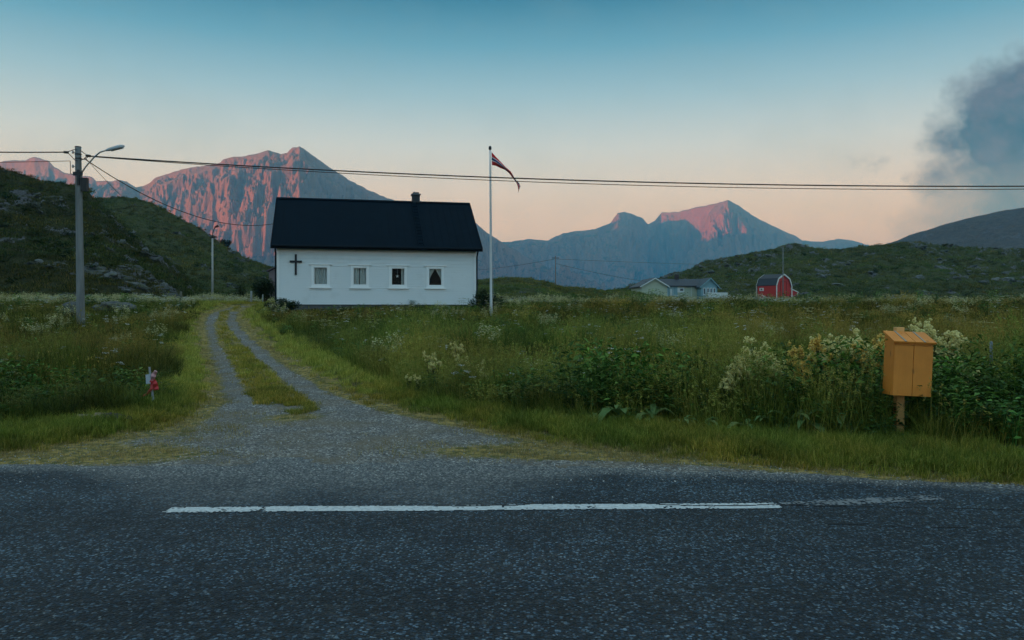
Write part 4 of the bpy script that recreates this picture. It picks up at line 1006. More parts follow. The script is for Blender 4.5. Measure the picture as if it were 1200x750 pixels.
def near_house(x, y):
    A = np.array([(325 - CX) / F * 38.7, 38.7]); r = math.radians(12.5); dx, dy = x - A[0], y - A[1]
    lx = dx * math.cos(r) + dy * math.sin(r); ly = -dx * math.sin(r) + dy * math.cos(r)
    return np.exp(-(np.maximum(0, np.abs(lx - 5) - 5.5) ** 2 + np.maximum(0, np.abs(ly - 3) - 4.5) ** 2) / 12)
def pts(bands, seed):
    r = np.random.default_rng(seed); out = []
    for y0, y1, den in bands:
        hw = .74 * y1 + 3; n = int((y1 - y0) * 2 * hw * den); x = r.uniform(-hw, hw, n); y = r.uniform(y0, y1, n); k = np.abs(x) < .74 * y + 3; out.append(np.stack([x[k], y[k]], 1))
    return np.concatenate(out)
def colour_zone(x, y):
    """tint multiplier of the meadow grass: broad patches of red-brown bent, olive and fresh green"""
    n = fbm(x * .12, y * .09, 4, 51); n2 = fbm(x * .5, y * .35, 3, 53)
    px = CX + x / y * F
    brown = np.clip(.42 + n * 1.1 + .6 * np.exp(-((px - 130) / 45) ** 2) * (y < 22) + .6 * np.exp(-((px - 1140) / 40) ** 2) * (y < 14) + sstep(2, 9, x) * sstep(11, 16, y) * .55 + sstep(-5, -9, x) * .25 * (y < 40) - sstep(60, 120, y) * .2, 0, 1)
    g = np.array([1.15, 1.4, .85]); b = np.array([1.65, 1.25, .8])
    t = g[None] * (1 - brown[:, None]) + b[None] * brown[:, None]
    t = t * (1 + .35 * n2)[:, None] * (1 + .55 * fbm(x * 1.1, y * .9, 3, 54))[:, None]
    t = t * np.where((x < -5) & (y < 42), .66, .82)[:, None]
    return np.clip(t, .25, 2.2)
def far_grow(y): return 1 + sstep(25, 70, y) * .9 + sstep(70, 200, y) * 1.6
def rot_(n, r, tilt=.12): return np.stack([r.normal(0, tilt, n), r.normal(0, tilt, n), r.random(n) * 2 * PI], 1)

def veg():
    # --- tall meadow grass
    r = np.random.default_rng(77)
    pr = [proto([blades(46, (.28, .62), .16, .008, .6, 4, (0, .8), 1)], 'p', MG), proto([blades(40, (.22, .5), .16, .010, .8, 4, (.1, .9), 2, .5)], 'p', MG),
          proto([blades(26, (.3, .6), .16, .007, .5, 4, (.1, 1), 3)] + seedheads(9, (.5, .8), .15, 4), 'p', MG),
          proto([blades(20, (.3, .55), .18, .008, .6, 4, (.3, 1), 5)] + seedheads(14, (.45, .75), .17, 6, (.7, 1)), 'p', MG),
          proto([blades(34, (.25, .55), .3, .018, .6, 3, (0, .9), 7)], 'p', MG), proto([blades(24, (.25, .5), .3, .02, .6, 3, (.2, 1), 8)] + seedheads(8, (.4, .65), .28, 9, (.75, 1), .05, 6), 'p', MG)]
    p = pts([(8.5, 13, 60), (13, 18, 42), (18, 28, 20), (28, 45, 9), (45, 80, 3.2), (80, 140, 1.2), (140, 240, .45)], 21)
    x, y = p[:, 0], p[:, 1]; m = masks(x, y); keep = (m['tall'] > .02) & ~in_house(x, y) & ~clear_view(x, y)
    x, y = x[keep], y[keep]; tall = m['tall'][keep]; n = len(x)
    z = height(x, y)
    gr = far_grow(y)
    clump = fbm(x * .45, y * .45, 3, 91)
    hgt = (.84 + .8 * clump) * (1 + .12 * sstep(-5, -2, x) * (1 - sstep(14, 24, y))) * (.55 + .45 * sstep(0, .8, tall)) * (1 + .35 * sstep(5.5, 8, x) * (1 - sstep(11.5, 14, y)) + .55 * sstep(-6.5, -9, x) * (1 - sstep(13, 18, y)))
    hgt *= (1 - .55 * near_house(x, y)) * (1 - .35 * sstep(24, 38, y)) * (1 - .55 * sstep(40, 80, y))
    hgt = np.clip(hgt, .25, 1.9) * r.uniform(.8, 1.2, n)
    pb = np.clip(.3 + fbm(x * .2, y * .2, 3, 57) * .9 + sstep(3, 9, x) * .3, .05, .9)
    fine = y < 30
    idx = np.where(fine, np.where(r.random(n) < pb, r.integers(2, 4, n), r.integers(0, 2, n)), np.where(r.random(n) < pb, 5, 4))
    sc3 = np.stack([gr, gr, hgt * (1 + .25 * (gr - 1))], 1)
    scatter_stuff('meadow_grass', pr, np.stack([x, y, z], 1), rot_(n, r), sc3, idx, colour_zone(x, y), MG)
    # --- undergrowth of leafy herbs along the verge and in clumps
    pr = [proto(herb(120, .5, .22, .075, .42, (0, .8), 31), 'p', MH), proto(herb(90, .62, .2, .095, .34, (.2, 1), 34), 'p', MH), proto(herb(150, .34, .26, .055, .55, (0, .7), 37), 'p', MH)]
    p = pts([(8.5, 13, 26), (13, 20, 8), (20, 45, 2.2), (45, 120, .3)], 22)
    x, y = p[:, 0], p[:, 1]; m = masks(x, y); q = fbm(x * .4, y * .4, 3, 93)
    # dense beds: right of centre to the mailbox and the dark left corner
    bed = sstep(.6, 1.6, x) * (1 - sstep(11.2, 13.2, y + .25 * q)) + .8 * sstep(-5.4, -7, x) * (1 - sstep(11.5, 13.5, y)) * .8 + .45 * np.exp(-((x + .9) / 1.3) ** 2) * (1 - sstep(12, 14, y))
    prob = np.clip(bed + .15 + .7 * q, 0, 1)
    keep = (m['tall'] > .08) & (r.random(len(x)) < prob) & ~in_house(x, y) & ~clear_view(x, y)
    x, y = x[keep], y[keep]; n = len(x); tall = m['tall'][keep]
    hump = .25 * np.exp(-(((x - 1.1) / .9) ** 2 + ((y - 10.6) / .8) ** 2)) + .3 * np.exp(-(((x - 2.2) / .9) ** 2 + ((y - 10.8) / .8) ** 2)) + .35 * sstep(2.6, 4, x) * np.exp(-((y - 10.3) / 1.2) ** 2) + .3 * sstep(-6, -8, x) * (y < 13)
    s = (.62 + 1.6 * hump) * (.5 + .5 * sstep(0, .6, tall)) * r.uniform(.75, 1.2, n) * (1 + sstep(20, 60, y) * .8) * (1 - .4 * near_house(x, y))
    w = (.8 + .3 * r.random(n)) * (1 + sstep(20, 60, y) * 1.0)
    t = np.stack([.8 + .25 * r.random(n), .9 + .3 * r.random(n), .8 + .3 * r.random(n)], 1) * (1 + .5 * fbm(x, y, 2, 97))[:, None]
    scatter_stuff('undergrowth', pr, np.stack([x, y, height(x, y)], 1), rot_(n, r), np.stack([w, w, s * 1.35], 1), r.integers(0, 3, n), np.clip(t, .3, 2), MH)
    # --- short verge grass
    pr = [proto([blades(60, (.04, .12), .10, .005, .7, 3, (0, .9), 41)], 'p', MV), proto([blades(50, (.06, .16), .11, .006, .9, 3, (.2, 1), 42)], 'p', MV)]
    p = pts([(6.2, 10, 190), (10, 14, 110), (14, 22, 50), (22, 48, 16)], 23)
    x, y = p[:, 0], p[:, 1]; m = masks(x, y)
    med = (m['rut'] > .34) & (m['verg'] < 0) & (y > 11.6 + .9 * fbm(x * 2, y * 2, 2, 66))
    edge = sstep(-.12, .25, m['verg'])
    keep = ((r.random(len(x)) < edge) & (m['tall'] < .5) & (m['road'] < -.05)) | (med & (r.random(len(x)) < .9) & (m['verg'] < -.2))
    x, y = x[keep], y[keep]; mm = masks(x, y); n = len(x); right = x > -1
    s = np.where(mm['verg'] > 0, .6 + .5 * sstep(0, .5, mm['verg']), .6) * r.uniform(.7, 1.3, n) * (1 + .5 * sstep(12, 30, y))
    dryv = np.clip(.15 + .5 * fbm(x * .9, y * .9, 3, 99) + np.where(mm['verg'] > 0, .6 * np.exp(-mm['verg'] / .16), .6), 0, 1)
    dryv = np.where((x < -7.2) & (y > 13), dryv * .6 + .25, dryv)
    t = np.array([.95, 1.15, .65])[None] * (1 - dryv[:, None]) + np.array([1.8, 1.35, .8])[None] * dryv[:, None]
    bank = ((x < -1.5) & (y > 13) & (mm['verg'] > 0))[:, None]; t = np.where(bank, t * 1.1 + np.array([[.75, .42, .35]]), t)
    t *= np.where(right, 1.0, .95)[:, None] * np.where(y > 14, 1.25, 1)[:, None] * (1 + .3 * fbm(x * 2, y * 2, 2, 98))[:, None]
    scatter_stuff('verge_grass', pr, np.stack([x, y, height(x, y)], 1), rot_(n, r), np.stack([s ** .3, s ** .3, s], 1), r.integers(0, 2, n), np.clip(t, .3, 2), MV)
    # --- dry straw on the shoulders, rut edges and the mown bank
    pr = [proto([blades(26, (.02, .07), .13, .004, 2.2, 3, (0, 1), 45, .7)], 'p', MD), proto([blades(20, (.03, .10), .12, .004, 1.8, 3, (0, 1), 46, .5)], 'p', MD)]
    p = pts([(6.2, 10, 110), (10, 14, 70), (14, 22, 34), (22, 45, 12)], 24)
    x, y = p[:, 0], p[:, 1]; m = masks(x, y)
    def bl(px, py, rx, ry):
        c = px2w(px, py); return np.exp(-(((x - c[0]) / rx) ** 2 + ((y - c[1]) / ry) ** 2))
    pr_ = 1.5 * np.exp(-((m['verg'] + .05) / .2) ** 2) + .8 * np.exp(-((m['rut'] - .45) / .12) ** 2) * (y > 13) * (m['verg'] < 0) \
        + .8 * bl(600, 528, 1.1, .38) + .7 * bl(715, 534, 1.1, .3) + .6 * bl(345, 489, .5, .5) + .8 * bl(110, 532, 1.3, .45) + .4 * bl(-60, 540, 2, .5) + .5 * bl(225, 505, .6, .9) \
        + .75 * (x < -1.5) * np.exp(-((m['verg'] - .55) / .35) ** 2) * (y > 13) * (x > -9) * (y < 30) + .35 * (m['verg'] > .1) * (m['verg'] < 1.2) * (x < -6) * (y > 13)
    pr_ *= (.35 + 1.3 * np.clip(fbm(x * 1.6, y * 1.6, 3, 95) + .45, 0, 1))
    keep = (r.random(len(x)) < pr_) & (m['road'] < -.02) & (m['tall'] < .6)
    x, y = x[keep], y[keep]; n = len(x); s = r.uniform(.6, 1.3, n) * (1 + .5 * sstep(12, 30, y)); g = .62 + .55 * r.random((n, 1))
    scatter_stuff('dry_grass', pr, np.stack([x, y, height(x, y) - .004], 1), rot_(n, r, .1), np.stack([s, s, s], 1), r.integers(0, 2, n), np.clip(g * np.array([[1, .97, .9]]), 0, 2), MD)
    # --- loose gravel
    st = []
    for k in range(3):
        bm = bmesh.new(); bmesh.ops.create_icosphere(bm, subdivisions=1, radius=1); rg = np.random.default_rng(60 + k)
        for v in bm.verts: v.co = v.co * (1 + rg.normal(0, .16)); v.co.z *= .6
        me = bpy.data.meshes.new('p'); bm.to_mesh(me); bm.free(); o = bpy.data.objects.new('p', me); st.append(o)
    sm, nt, b = nodes('loose_stone'); t_ = N(nt, 'ShaderNodeAttribute', attribute_name='tint', attribute_type='INSTANCER'); nt.links.new(t_.outputs['Color'], b.inputs['Base Color']); b.inputs['Roughness'].default_value = .85
    for o in st: o.data.materials.append(sm)
    p = pts([(3.2, 7.6, 26), (6.8, 10, 420), (10, 14, 240), (14, 20, 90), (20, 40, 18)], 25)
    x, y = p[:, 0], p[:, 1]; m = masks(x, y)
    keep = ((m['road'] < .35) & (m['verg'] < .1) & ((m['rut'] < .6) | (y < 13.5))) | ((m['road'] >= .35) & (r.random(len(x)) < .3 * np.exp(-np.clip(m['road'] - .35, 0, 9) / .35)))
    x, y = x[keep], y[keep]; n = len(x); s = .003 + .008 * r.random(n) ** 3; s *= (1 + .6 * sstep(10, 25, y))
    c = np.stack([.16 + .32 * r.random(n) ** 2.5] * 3, 1) * np.array([[1.02, 1, .96]])
    mk = masks(x, y); zz = np.where(mk['road'] > 0, 0, height(x, y, mk)) + .002
    scatter_stuff('loose_gravel', st, np.stack([x, y, zz], 1), rot_(n, r, .6), np.stack([s, s, s], 1), r.integers(0, 3, n), c, sm)
    # --- far flowers nobody could count: cream bands and white umbels
    def fl(parts, mat): return proto(parts, 'p', mat)
    c1 = umbels(16, (.45, .75), .35, 71, .045, .07, 20, (0, .7), False); c2 = umbels(12, (.4, .7), .4, 73, .04, .10, 16, (0, .7))
    w1 = umbels(5, (.5, .75), .3, 75, .022, .06, 26, (0, .6))
    w2 = umbels(12, (.45, .7), .5, 76, .04, .09, 18, (0, .6))
    pr = [fl([c1[0], c1[1]], MF), fl([c2[0], c2[1]], MF), fl([w1[0], w1[1]], MW), fl([w2[0], w2[1]], MW)]
    p = pts([(10, 17, 1.6), (17, 30, 1.8), (30, 48, 2.2), (48, 90, 1.9), (90, 150, 1.0), (150, 230, .3)], 26)
    x, y = p[:, 0], p[:, 1]; m = masks(x, y); px = CX + x / y * F; q = fbm(x * .12, y * .07, 4, 55) 
    band = .9 * (px < 330) * sstep(38, 46, y) * (1 - sstep(75, 85, y)) + (px > 560) * (px < 1010) * sstep(30, 60, y) * (1 - .6 * sstep(900, 1010, px)) * np.clip(.35 + q * 1.5, 0, 1) + .25 * (px > 1000) * sstep(90, 130, y)
    sp = .10 + .22 * (fbm(x * .3, y * .3, 3, 56) > .25)
    keep = (m['tall'] > .3) & ~in_house(x, y, .5) & (r.random(len(x)) < np.maximum(band, sp))
    x, y, px = x[keep], y[keep], px[keep]; n = len(x)
    wp = np.where((px > 780) & (px < 1000) & (y < 45), .85, np.where(y < 40, .6, .18)); isw = r.random(n) < wp
    idx = np.where(isw, np.where(y < 40, 2, 3), np.where(r.random(n) < .6, 0, 1)); s = r.uniform(.7, 1.05, n) * (1 - .35 * sstep(50, 100, y)); sw = s * (1 + sstep(40, 150, y) * 1.2)
    tt = np.where(isw[:, None], np.array([[1.15, 1.15, 1.15]]), np.array([[1.0, 1.0, .8]])) * r.uniform(.6, 1.15, (n, 1))
    scatter_stuff('wildflowers', pr, np.stack([x, y, height(x, y) - .05], 1), rot_(n, r, .08), np.stack([sw, sw, s], 1), idx, tt, MF)
veg()

def hillsides():
    r = np.random.default_rng(501)
    st = []
    for k in range(4):
        bm = bmesh.new(); bmesh.ops.create_icosphere(bm, subdivisions=2, radius=1); rg = np.random.default_rng(560 + k); V = np.array([v.co[:] for v in bm.verts])
        V = V * (1 + fbm(V[:, 0] * 1.3 + V[:, 2], V[:, 1] * 1.3 - V[:, 2], 3, 560 + k) * .5)[:, None]; V = np.round(V * 2.2) / 2.2 * .5 + V * .5
        for v, p in zip(bm.verts, V): v.co = p
        me = bpy.data.meshes.new('p'); bm.to_mesh(me); bm.free(); o = bpy.data.objects.new('p', me); st.append(o)
    sm, nt, b = nodes('crag_stone'); t_ = N(nt, 'ShaderNodeAttribute', attribute_name='tint', attribute_type='INSTANCER')
    nt.links.new(mix(nt, ramp(nt, noise(nt, coords(nt), 1.6, 5, .7), [(.4, 0.), (.62, .85)]), t_.outputs['Color'], (.05, .06, .022)), b.inputs['Base Color']); b.inputs['Roughness'].default_value = .95
    bump(nt, b, noise(nt, coords(nt), 4, 5), .7, .2)
    for o in st: o.data.materials.append(sm)
    hp = [proto(herb(70, .55, .55, .22, .5, (0, .8), 531, 3), 'p', MH), proto([blades(60, (.2, .55), .6, .05, .8, 3, (.1, 1), 533)], 'p', MG), proto([blades(60, (.2, .45), .6, .05, .8, 3, (0, .8), 534)], 'p', MG)]
    RP_, RS, RC, HP, HS, HC, HI = [], [], [], [], [], [], []
    for o, rock, seed in HILLS[:4]:
        n = len(o.data.vertices); co = np.zeros(n * 3, np.float32); o.data.vertices.foreach_get('co', co); co = co.reshape(-1, 3)
        gy_ = co[:, 1]; vis = (co[:, 0] / gy_ > -.95) & (co[:, 0] / gy_ < .95) & (co[:, 2] > height(co[:, 0], np.minimum(gy_, 230)) + .2)
        near = {71: .8, 81: 1.15, 91: .6, 101: 1.25}[seed]
        p = np.where(vis, np.clip(rock - .2, 0, 1), 0) ** 1.5; nr = {71: 420, 81: 350, 91: 30, 101: 520}[seed]
        if p.sum() > 0:
            i = r.choice(n, nr, p=p / p.sum()); s = near * (.25 + .9 * r.random(nr) ** 3)
            RP_.append(co[i] + r.normal(0, .4, (nr, 3)) * [1, 1, 0] - np.stack([s * 0, s * 0, s * .25], 1)); RS.append(np.stack([s * r.uniform(.8, 1.6, nr), s, s * r.uniform(.35, .7, nr)], 1)); RC.append(((.035 if seed < 90 else .06) + .11 * r.random((nr, 1)) ** 1.5) * np.array([[.96, 1, 1.04]]))
        p = np.where(vis, np.clip(1.1 - rock, .1, 1), 0); nh = {71: 9000, 81: 7000, 91: 5000, 101: 12000}[seed]
        i = r.choice(n, nh, p=p / p.sum()); s = near * r.uniform(.6, 1.6, nh)
        HP.append(co[i] + r.normal(0, .5, (nh, 3)) * [1, 1, 0] - [0, 0, .12]); HS.append(np.stack([s * 1.3, s * 1.3, s * .8], 1)); HI.append(np.where(r.random(nh) < .07, 0, r.integers(1, 3, nh)))
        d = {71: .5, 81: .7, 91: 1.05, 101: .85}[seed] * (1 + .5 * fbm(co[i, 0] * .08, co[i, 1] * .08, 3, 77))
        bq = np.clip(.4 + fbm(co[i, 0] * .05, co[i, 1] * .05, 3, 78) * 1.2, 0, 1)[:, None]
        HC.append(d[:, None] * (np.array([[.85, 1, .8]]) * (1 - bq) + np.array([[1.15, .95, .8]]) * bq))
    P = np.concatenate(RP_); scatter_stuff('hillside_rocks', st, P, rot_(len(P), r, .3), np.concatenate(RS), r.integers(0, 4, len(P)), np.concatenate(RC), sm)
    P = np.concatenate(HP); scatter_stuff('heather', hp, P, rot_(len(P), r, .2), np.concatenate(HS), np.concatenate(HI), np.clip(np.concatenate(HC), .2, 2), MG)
hillsides()
# --- plants one can tell apart
ST = leaf_mat('stem_green', [(0, (.03, .055, .015)), (.6, (.055, .085, .025)), (1, (.09, .10, .04))], .3, False)
CRM = leaf_mat('cream_blossom', [(0, (.86, .74, .30)), (.6, (.90, .82, .42)), (.85, (.74, .62, .20)), (1, (.35, .38, .12))], .4, False)
GOLD = leaf_mat('fading_blossom', [(0, (.78, .46, .08)), (.7, (.86, .62, .18)), (1, (.45, .30, .09))], .3, False)
WHT = leaf_mat('white_blossom', [(0, (.85, .86, .84)), (1, (.75, .78, .72))], .3, False)
DOCK = leaf_mat('dock_leaf', [(0, (.11, .20, .06)), (.6, (.15, .25, .08)), (1, (.23, .28, .09))], .35, False)
def link_(o, parent=None):
    COL.objects.link(o); o.parent = parent; return o
def blobs(C, rad, seed, rnd):
    r = np.random.default_rng(seed); na, nb = 6, 5; th = np.linspace(.02, PI - .02, nb); ph = np.arange(na) * 2 * PI / na
    S = np.stack([np.outer(np.sin(th), np.cos(ph)), np.outer(np.sin(th), np.sin(ph)), np.outer(np.cos(th), np.ones(na))], -1).reshape(-1, 3)
    f = np.array([(i * na + k, i * na + (k + 1) % na, (i + 1) * na + (k + 1) % na, (i + 1) * na + k) for i in range(nb - 1) for k in range(na)])
    n = len(C); V = (C[:, None] + S[None] * (rad * r.uniform(.5, 1.2, n))[:, None, None] * r.uniform(.8, 1.2, (n, len(S), 1))).reshape(-1, 3)
    return V, (f[None] + (np.arange(n) * len(S))[:, None, None]).reshape(-1, 4), np.repeat(r.uniform(rnd[0], rnd[1], n), len(S))
def meadowsweet(seed, bl):
    r = np.random.default_rng(seed); root = empty('meadowsweet_plant', (0, 0, 0)); stems = []; heads = []
    P = []
    for k in range(4):
        a = r.random() * 2 * PI; h = r.uniform(.72, 1.0); tip = np.array([math.cos(a) * .16 * r.random(), math.sin(a) * .16 * r.random(), h]); P.append(tip)
        n = 6; t = np.linspace(0, 1, n); c = np.outer(t ** 1.5, tip * [1, 1, 0]) + np.outer(t, [0, 0, h]); w = .006
        V = np.concatenate([np.stack([c - [w, 0, 0], c + [w, 0, 0]], 1).reshape(-1, 3), np.stack([c - [0, w, 0], c + [0, w, 0]], 1).reshape(-1, 3)])
        q = np.arange(n - 1) * 2; f = np.stack([q, q + 1, q + 3, q + 2], 1); stems.append((V, np.concatenate([f, f + 2 * n]), np.full(len(V), .5)))
        lp = np.repeat(c[1:5], 9, 0) + r.normal(0, .05, (36, 3)) * [1, 1, .6]; stems.append(leaves(lp, .3, .10, .38, (0, 1), seed + k, .2))
    s = proto(stems, 'foliage', ST); s.name = 'foliage'; link_(s, root)
    for k, tip in enumerate(P):
        n = 260; sub = r.normal(0, 1, (8, 3)) * [.042, .042, .055] + tip; ii = r.integers(0, 8, n); pos = sub[ii] + r.normal(0, .015, (n, 3))
        h = proto([leaves(pos, .8, .02, .9, (0, 1), seed * 3 + k, .5), blobs(pos[:70], .013, seed + k, (0, .75))], 'blossom', bl); h.name = 'blossom'; link_(h, root)
    return root
def umbel_plant(seed):
    r = np.random.default_rng(seed); root = empty('umbel_plant', (0, 0, 0)); a, b = umbels(3, (.8, 1.0), .06, seed, .016, .05, 70, (0, 1))
    fol = proto([(a[0], a[1], a[2] * .5), leaves(r.normal(0, .08, (40, 3)) * [1, 1, .5] + [0, 0, .3], .3, .10, .2, (0, 1), seed, .3)], 'foliage', ST); fol.name = 'foliage'; link_(fol, root)
    k = 70 * 4
    for i in range(3):
        h = proto([(b[0][i*k:(i+1)*k], b[1][:70], b[2][i*k:(i+1)*k])], 'umbel', WHT); h.name = 'umbel'; link_(h, root)
    return root
def dock_plant(seed):
    r = np.random.default_rng(seed); root = empty('dock_plant', (0, 0, 0))
    for k in range(7):
        a = r.random() * 2 * PI; Ln = r.uniform(.22, .40); up = r.uniform(.45, 1.3); n, w = 8, 5; t = np.linspace(0, 1, n + 1); V = []
        wd = Ln * r.uniform(.13, .19); pet = r.uniform(.08, .2)
        for i, tt in enumerate(t):
            rad = math.sin(math.pi * min(1, max(0, (tt - .0)) ** .8)) ** .7 * wd + .003; ang = up * (1 - .75 * tt)
            dd = Ln * tt; px_, pz = (pet * .3 + dd * math.cos(up * .9 - tt * .5)), pet + dd * math.sin(up - tt * 1.0)
            for j in range(w + 1):
                s = (j / w - .5) * 2; lx = px_; ly = rad * s; lz = pz + abs(s) * rad * .35 + .006 * math.sin(tt * 22 + s * 3)
                V.append((lx * math.cos(a) - ly * math.sin(a), lx * math.sin(a) + ly * math.cos(a), lz))
        stv = np.array([(0, 0, 0), (.012, 0, 0), (V[2][0] + .006, V[2][1], V[2][2]), (V[2][0] - .006, V[2][1], V[2][2])])
        o = proto([(np.array(V), grid_faces(n + 1, w + 1), np.full(len(V), r.random())), (stv, np.array([[0, 1, 2, 3]]), np.full(4, .8))], 'leaf', DOCK); o.name = 'leaf'; link_(o, root)
    return root
def place(protos, spots, label, cat, group, ref, seed):
    """spots: (px, py of the top, distance)"""
    r = random.Random(seed)
    for i, (px, py, y) in enumerate(spots):
        p = protos[i % len(protos)]
        if p.get('used'): o = copy_tree(p)
        else: o = p; p['used'] = 1
        t = at(px, py, y); g = gz(t.x, t.y) - .02; s = max(.25, (t.z - g) / ref)
        o.location = (t.x, t.y, g); o.rotation_euler = (r.gauss(0, .05), r.gauss(0, .05), r.random() * 6.28); k = min(s, 1.25) * r.uniform(.9, 1.1); o.scale = (k, k, s)
        tag(o, label, cat, group)
ms = [meadowsweet(200 + k * 7, CRM) for k in range(4)]; ma = [meadowsweet(300 + k * 7, CRM) for k in range(2)]; mb_ = [meadowsweet(400 + k * 7, CRM) for k in range(3)]; mc = [meadowsweet(500 + k, CRM) for k in range(2)]; mg = [meadowsweet(600 + k, GOLD) for k in range(3)]
place(ms, [(875, 411, 10.6), (884, 405, 10.8), (897, 406, 10.7), (868, 423, 10.2), (905, 424, 10.1), (889, 419, 10.4), (847, 439, 9.9), (862, 432, 10.1)], 'cream meadowsweet in the leafy bed left of the amber flowered clump', 'flowering plant', 'cream meadowsweet in the verge bed', 1.0, 1)
place(ma, [(960, 404, 10.8), (973, 398, 10.9), (983, 402, 10.7), (992, 397, 11.0), (1002, 394, 11.2), (949, 412, 10.5), (968, 410, 10.4), (1014, 402, 10.9)], 'cream meadowsweet massed between amber heads and the mailbox', 'flowering plant', 'meadowsweet just left of the mailbox', 1.0, 2)
place(mb_, [(1093, 388, 10.6), (1104, 392, 10.9), (1080, 385, 11.0), (1073, 390, 11.3), (1126, 427, 10.3), (1112, 399, 10.6)], 'cream meadowsweet behind and right of the mailbox', 'flowering plant', 'meadowsweet right of the mailbox', 1.0, 3)
place(mc, [(505, 415, 13.5), (512, 419, 13.2), (541, 419, 13.6), (562, 421, 13.8), (549, 430, 13.0), (566, 432, 12.6), (537, 405, 15), (478, 438, 12.8), (489, 441, 12.4)], 'cream meadowsweet in the meadow right of the gravel track mouth', 'flowering plant', 'meadowsweet by the track', 1.0, 4)
place(mg, [(938, 402, 10.5), (942, 410, 10.2), (962, 400, 10.3), (1006, 396, 10.8), (1020, 404, 10.6), (1037, 396, 11.6), (947, 430, 10.0), (876, 470, 9.9)], 'fading amber headed meadowsweet standing left of the mailbox', 'flowering plant', 'fading meadowsweet left of the mailbox', 1.0, 5)
up = [umbel_plant(700 + k * 3) for k in range(2)]; uq = [umbel_plant(720 + k * 3) for k in range(2)]; ur = [umbel_plant(740 + k * 3) for k in range(2)]; us = [umbel_plant(760 + k) for k in range(2)]
place(up, [(668, 446, 11.2), (681, 436, 11.8), (796, 446, 10.8), (790, 398, 19), (745, 402, 20)], 'white umbel flower over the dark green bed right of the track mouth', 'flowering plant', 'white umbels over the green bed', .95, 6)
place(uq, [(595, 437, 12.4), (604, 440, 12.2), (470, 400, 19), (476, 396, 19), (515, 404, 17), (519, 408, 16.6), (430, 398, 20)], 'white umbel flower in the meadow between track and flagpole', 'flowering plant', 'white umbels beside the track', .95, 7)
place(ur, [(405+k*9, 374 + (k * 37 % 9), 27 + (k * 13 % 7)) for k in range(9)], 'pale umbel flower in the meadow in front of the white house', 'flowering plant', 'umbels in front of the house', .95, 8)
place(us, [(865 + (k * 53 % 135), 380 + (k * 29 % 13), 23 + (k * 17 % 9)) for k in range(26)], 'white umbel flower in the drift beyond the amber heads', 'flowering plant', 'white umbels beyond the verge bed', .95, 9)
dk = [dock_plant(800 + k * 5) for k in range(4)]; dl = [dock_plant(840 + k * 5) for k in range(2)]
place(dk, [(872, 478, 9.3), (925, 470, 9.25), (945, 468, 9.2), (985, 466, 9.2), (1004, 470, 9.1), (1019, 463, 9.15), (905, 474, 9.25), (1130, 474, 9.0)], 'broad leaved dock plant at the verge between centre and mailbox', 'plant', 'docks near the mailbox', .45, 10)
place(dl, [(697, 468, 10.1), (727, 455, 9.95), (733, 472, 9.9), (767, 458, 9.8), (760, 474, 9.75), (800, 476, 9.6), (825, 474, 9.5), (660, 480, 10.3)], 'broad leaved dock plant along the foot of the dark green bed', 'plant', 'docks below the green bed', .45, 11)
def bush(name, c, s, n, seed, label, leaf=.14, mat=None):
    r = np.random.default_rng(seed); root = empty(name, c)
    cs = r.normal(0, .42, (14, 3)) * [1, 1, .6] + [0, 0, .62]; ii = r.integers(0, 14, n); d = r.normal(0, 1, (n, 3)); d /= np.linalg.norm(d, axis=1)[:, None]
    P = (cs[ii] + d * r.uniform(.12, .36, n)[:, None]) * s; P = P[P[:, 2] > 0]
    o = proto([leaves(P, .6, leaf, .5, (0, 1), seed + 1, .2)], 'foliage', mat or BUSH); o.name = 'foliage'; link_(o, root)
    st = MB()
    for q in cs[:6]: st.tube([(0, 0, -.1), tuple(q * s * .6), tuple(q * s)], [.04, .03, .012], 5)
    st.build('branch', plain('bark', (.06, .05, .04), .9), root); return tag(root, label, 'bush')
BUSH = leaf_mat('bush_leaves', [(0, (.016, .034, .012)), (.6, (.028, .052, .018)), (1, (.05, .075, .028))], .25, False)
p = at(311, 352, 46); bush('dark_bush', (p.x, p.y, gz(p.x, p.y)), (1.0, 1.0, 1.35), 6000, 1, 'dark green bush at the left end of the white house', .11)
p = at(336, 356, 36.4); bush('low_bush', (p.x, p.y, gz(p.x, p.y)), (.9, .6, .5), 3500, 2, 'low green bush at the left foot of the house wall', .09)
p = at(568, 358, 39); bush('low_bush', (p.x, p.y, gz(p.x, p.y)), (.55, .5, .8), 2500, 3, 'small dark bush at the right corner of the white house', .09)
p = at(1110.5, 289.5, 325); bush('dark_bush', (p.x, p.y, p.z - 1.2), (2.3, 2, 2.2), 2500, 5, 'single round bush on the skyline of the right hill', .6)
p = at(262, 289, 298); bush('dark_bush', (p.x, p.y, p.z - 1), (3, 2, 2.6), 2500, 6, 'dark bush on the ridge just above the distant lamp post', .6)

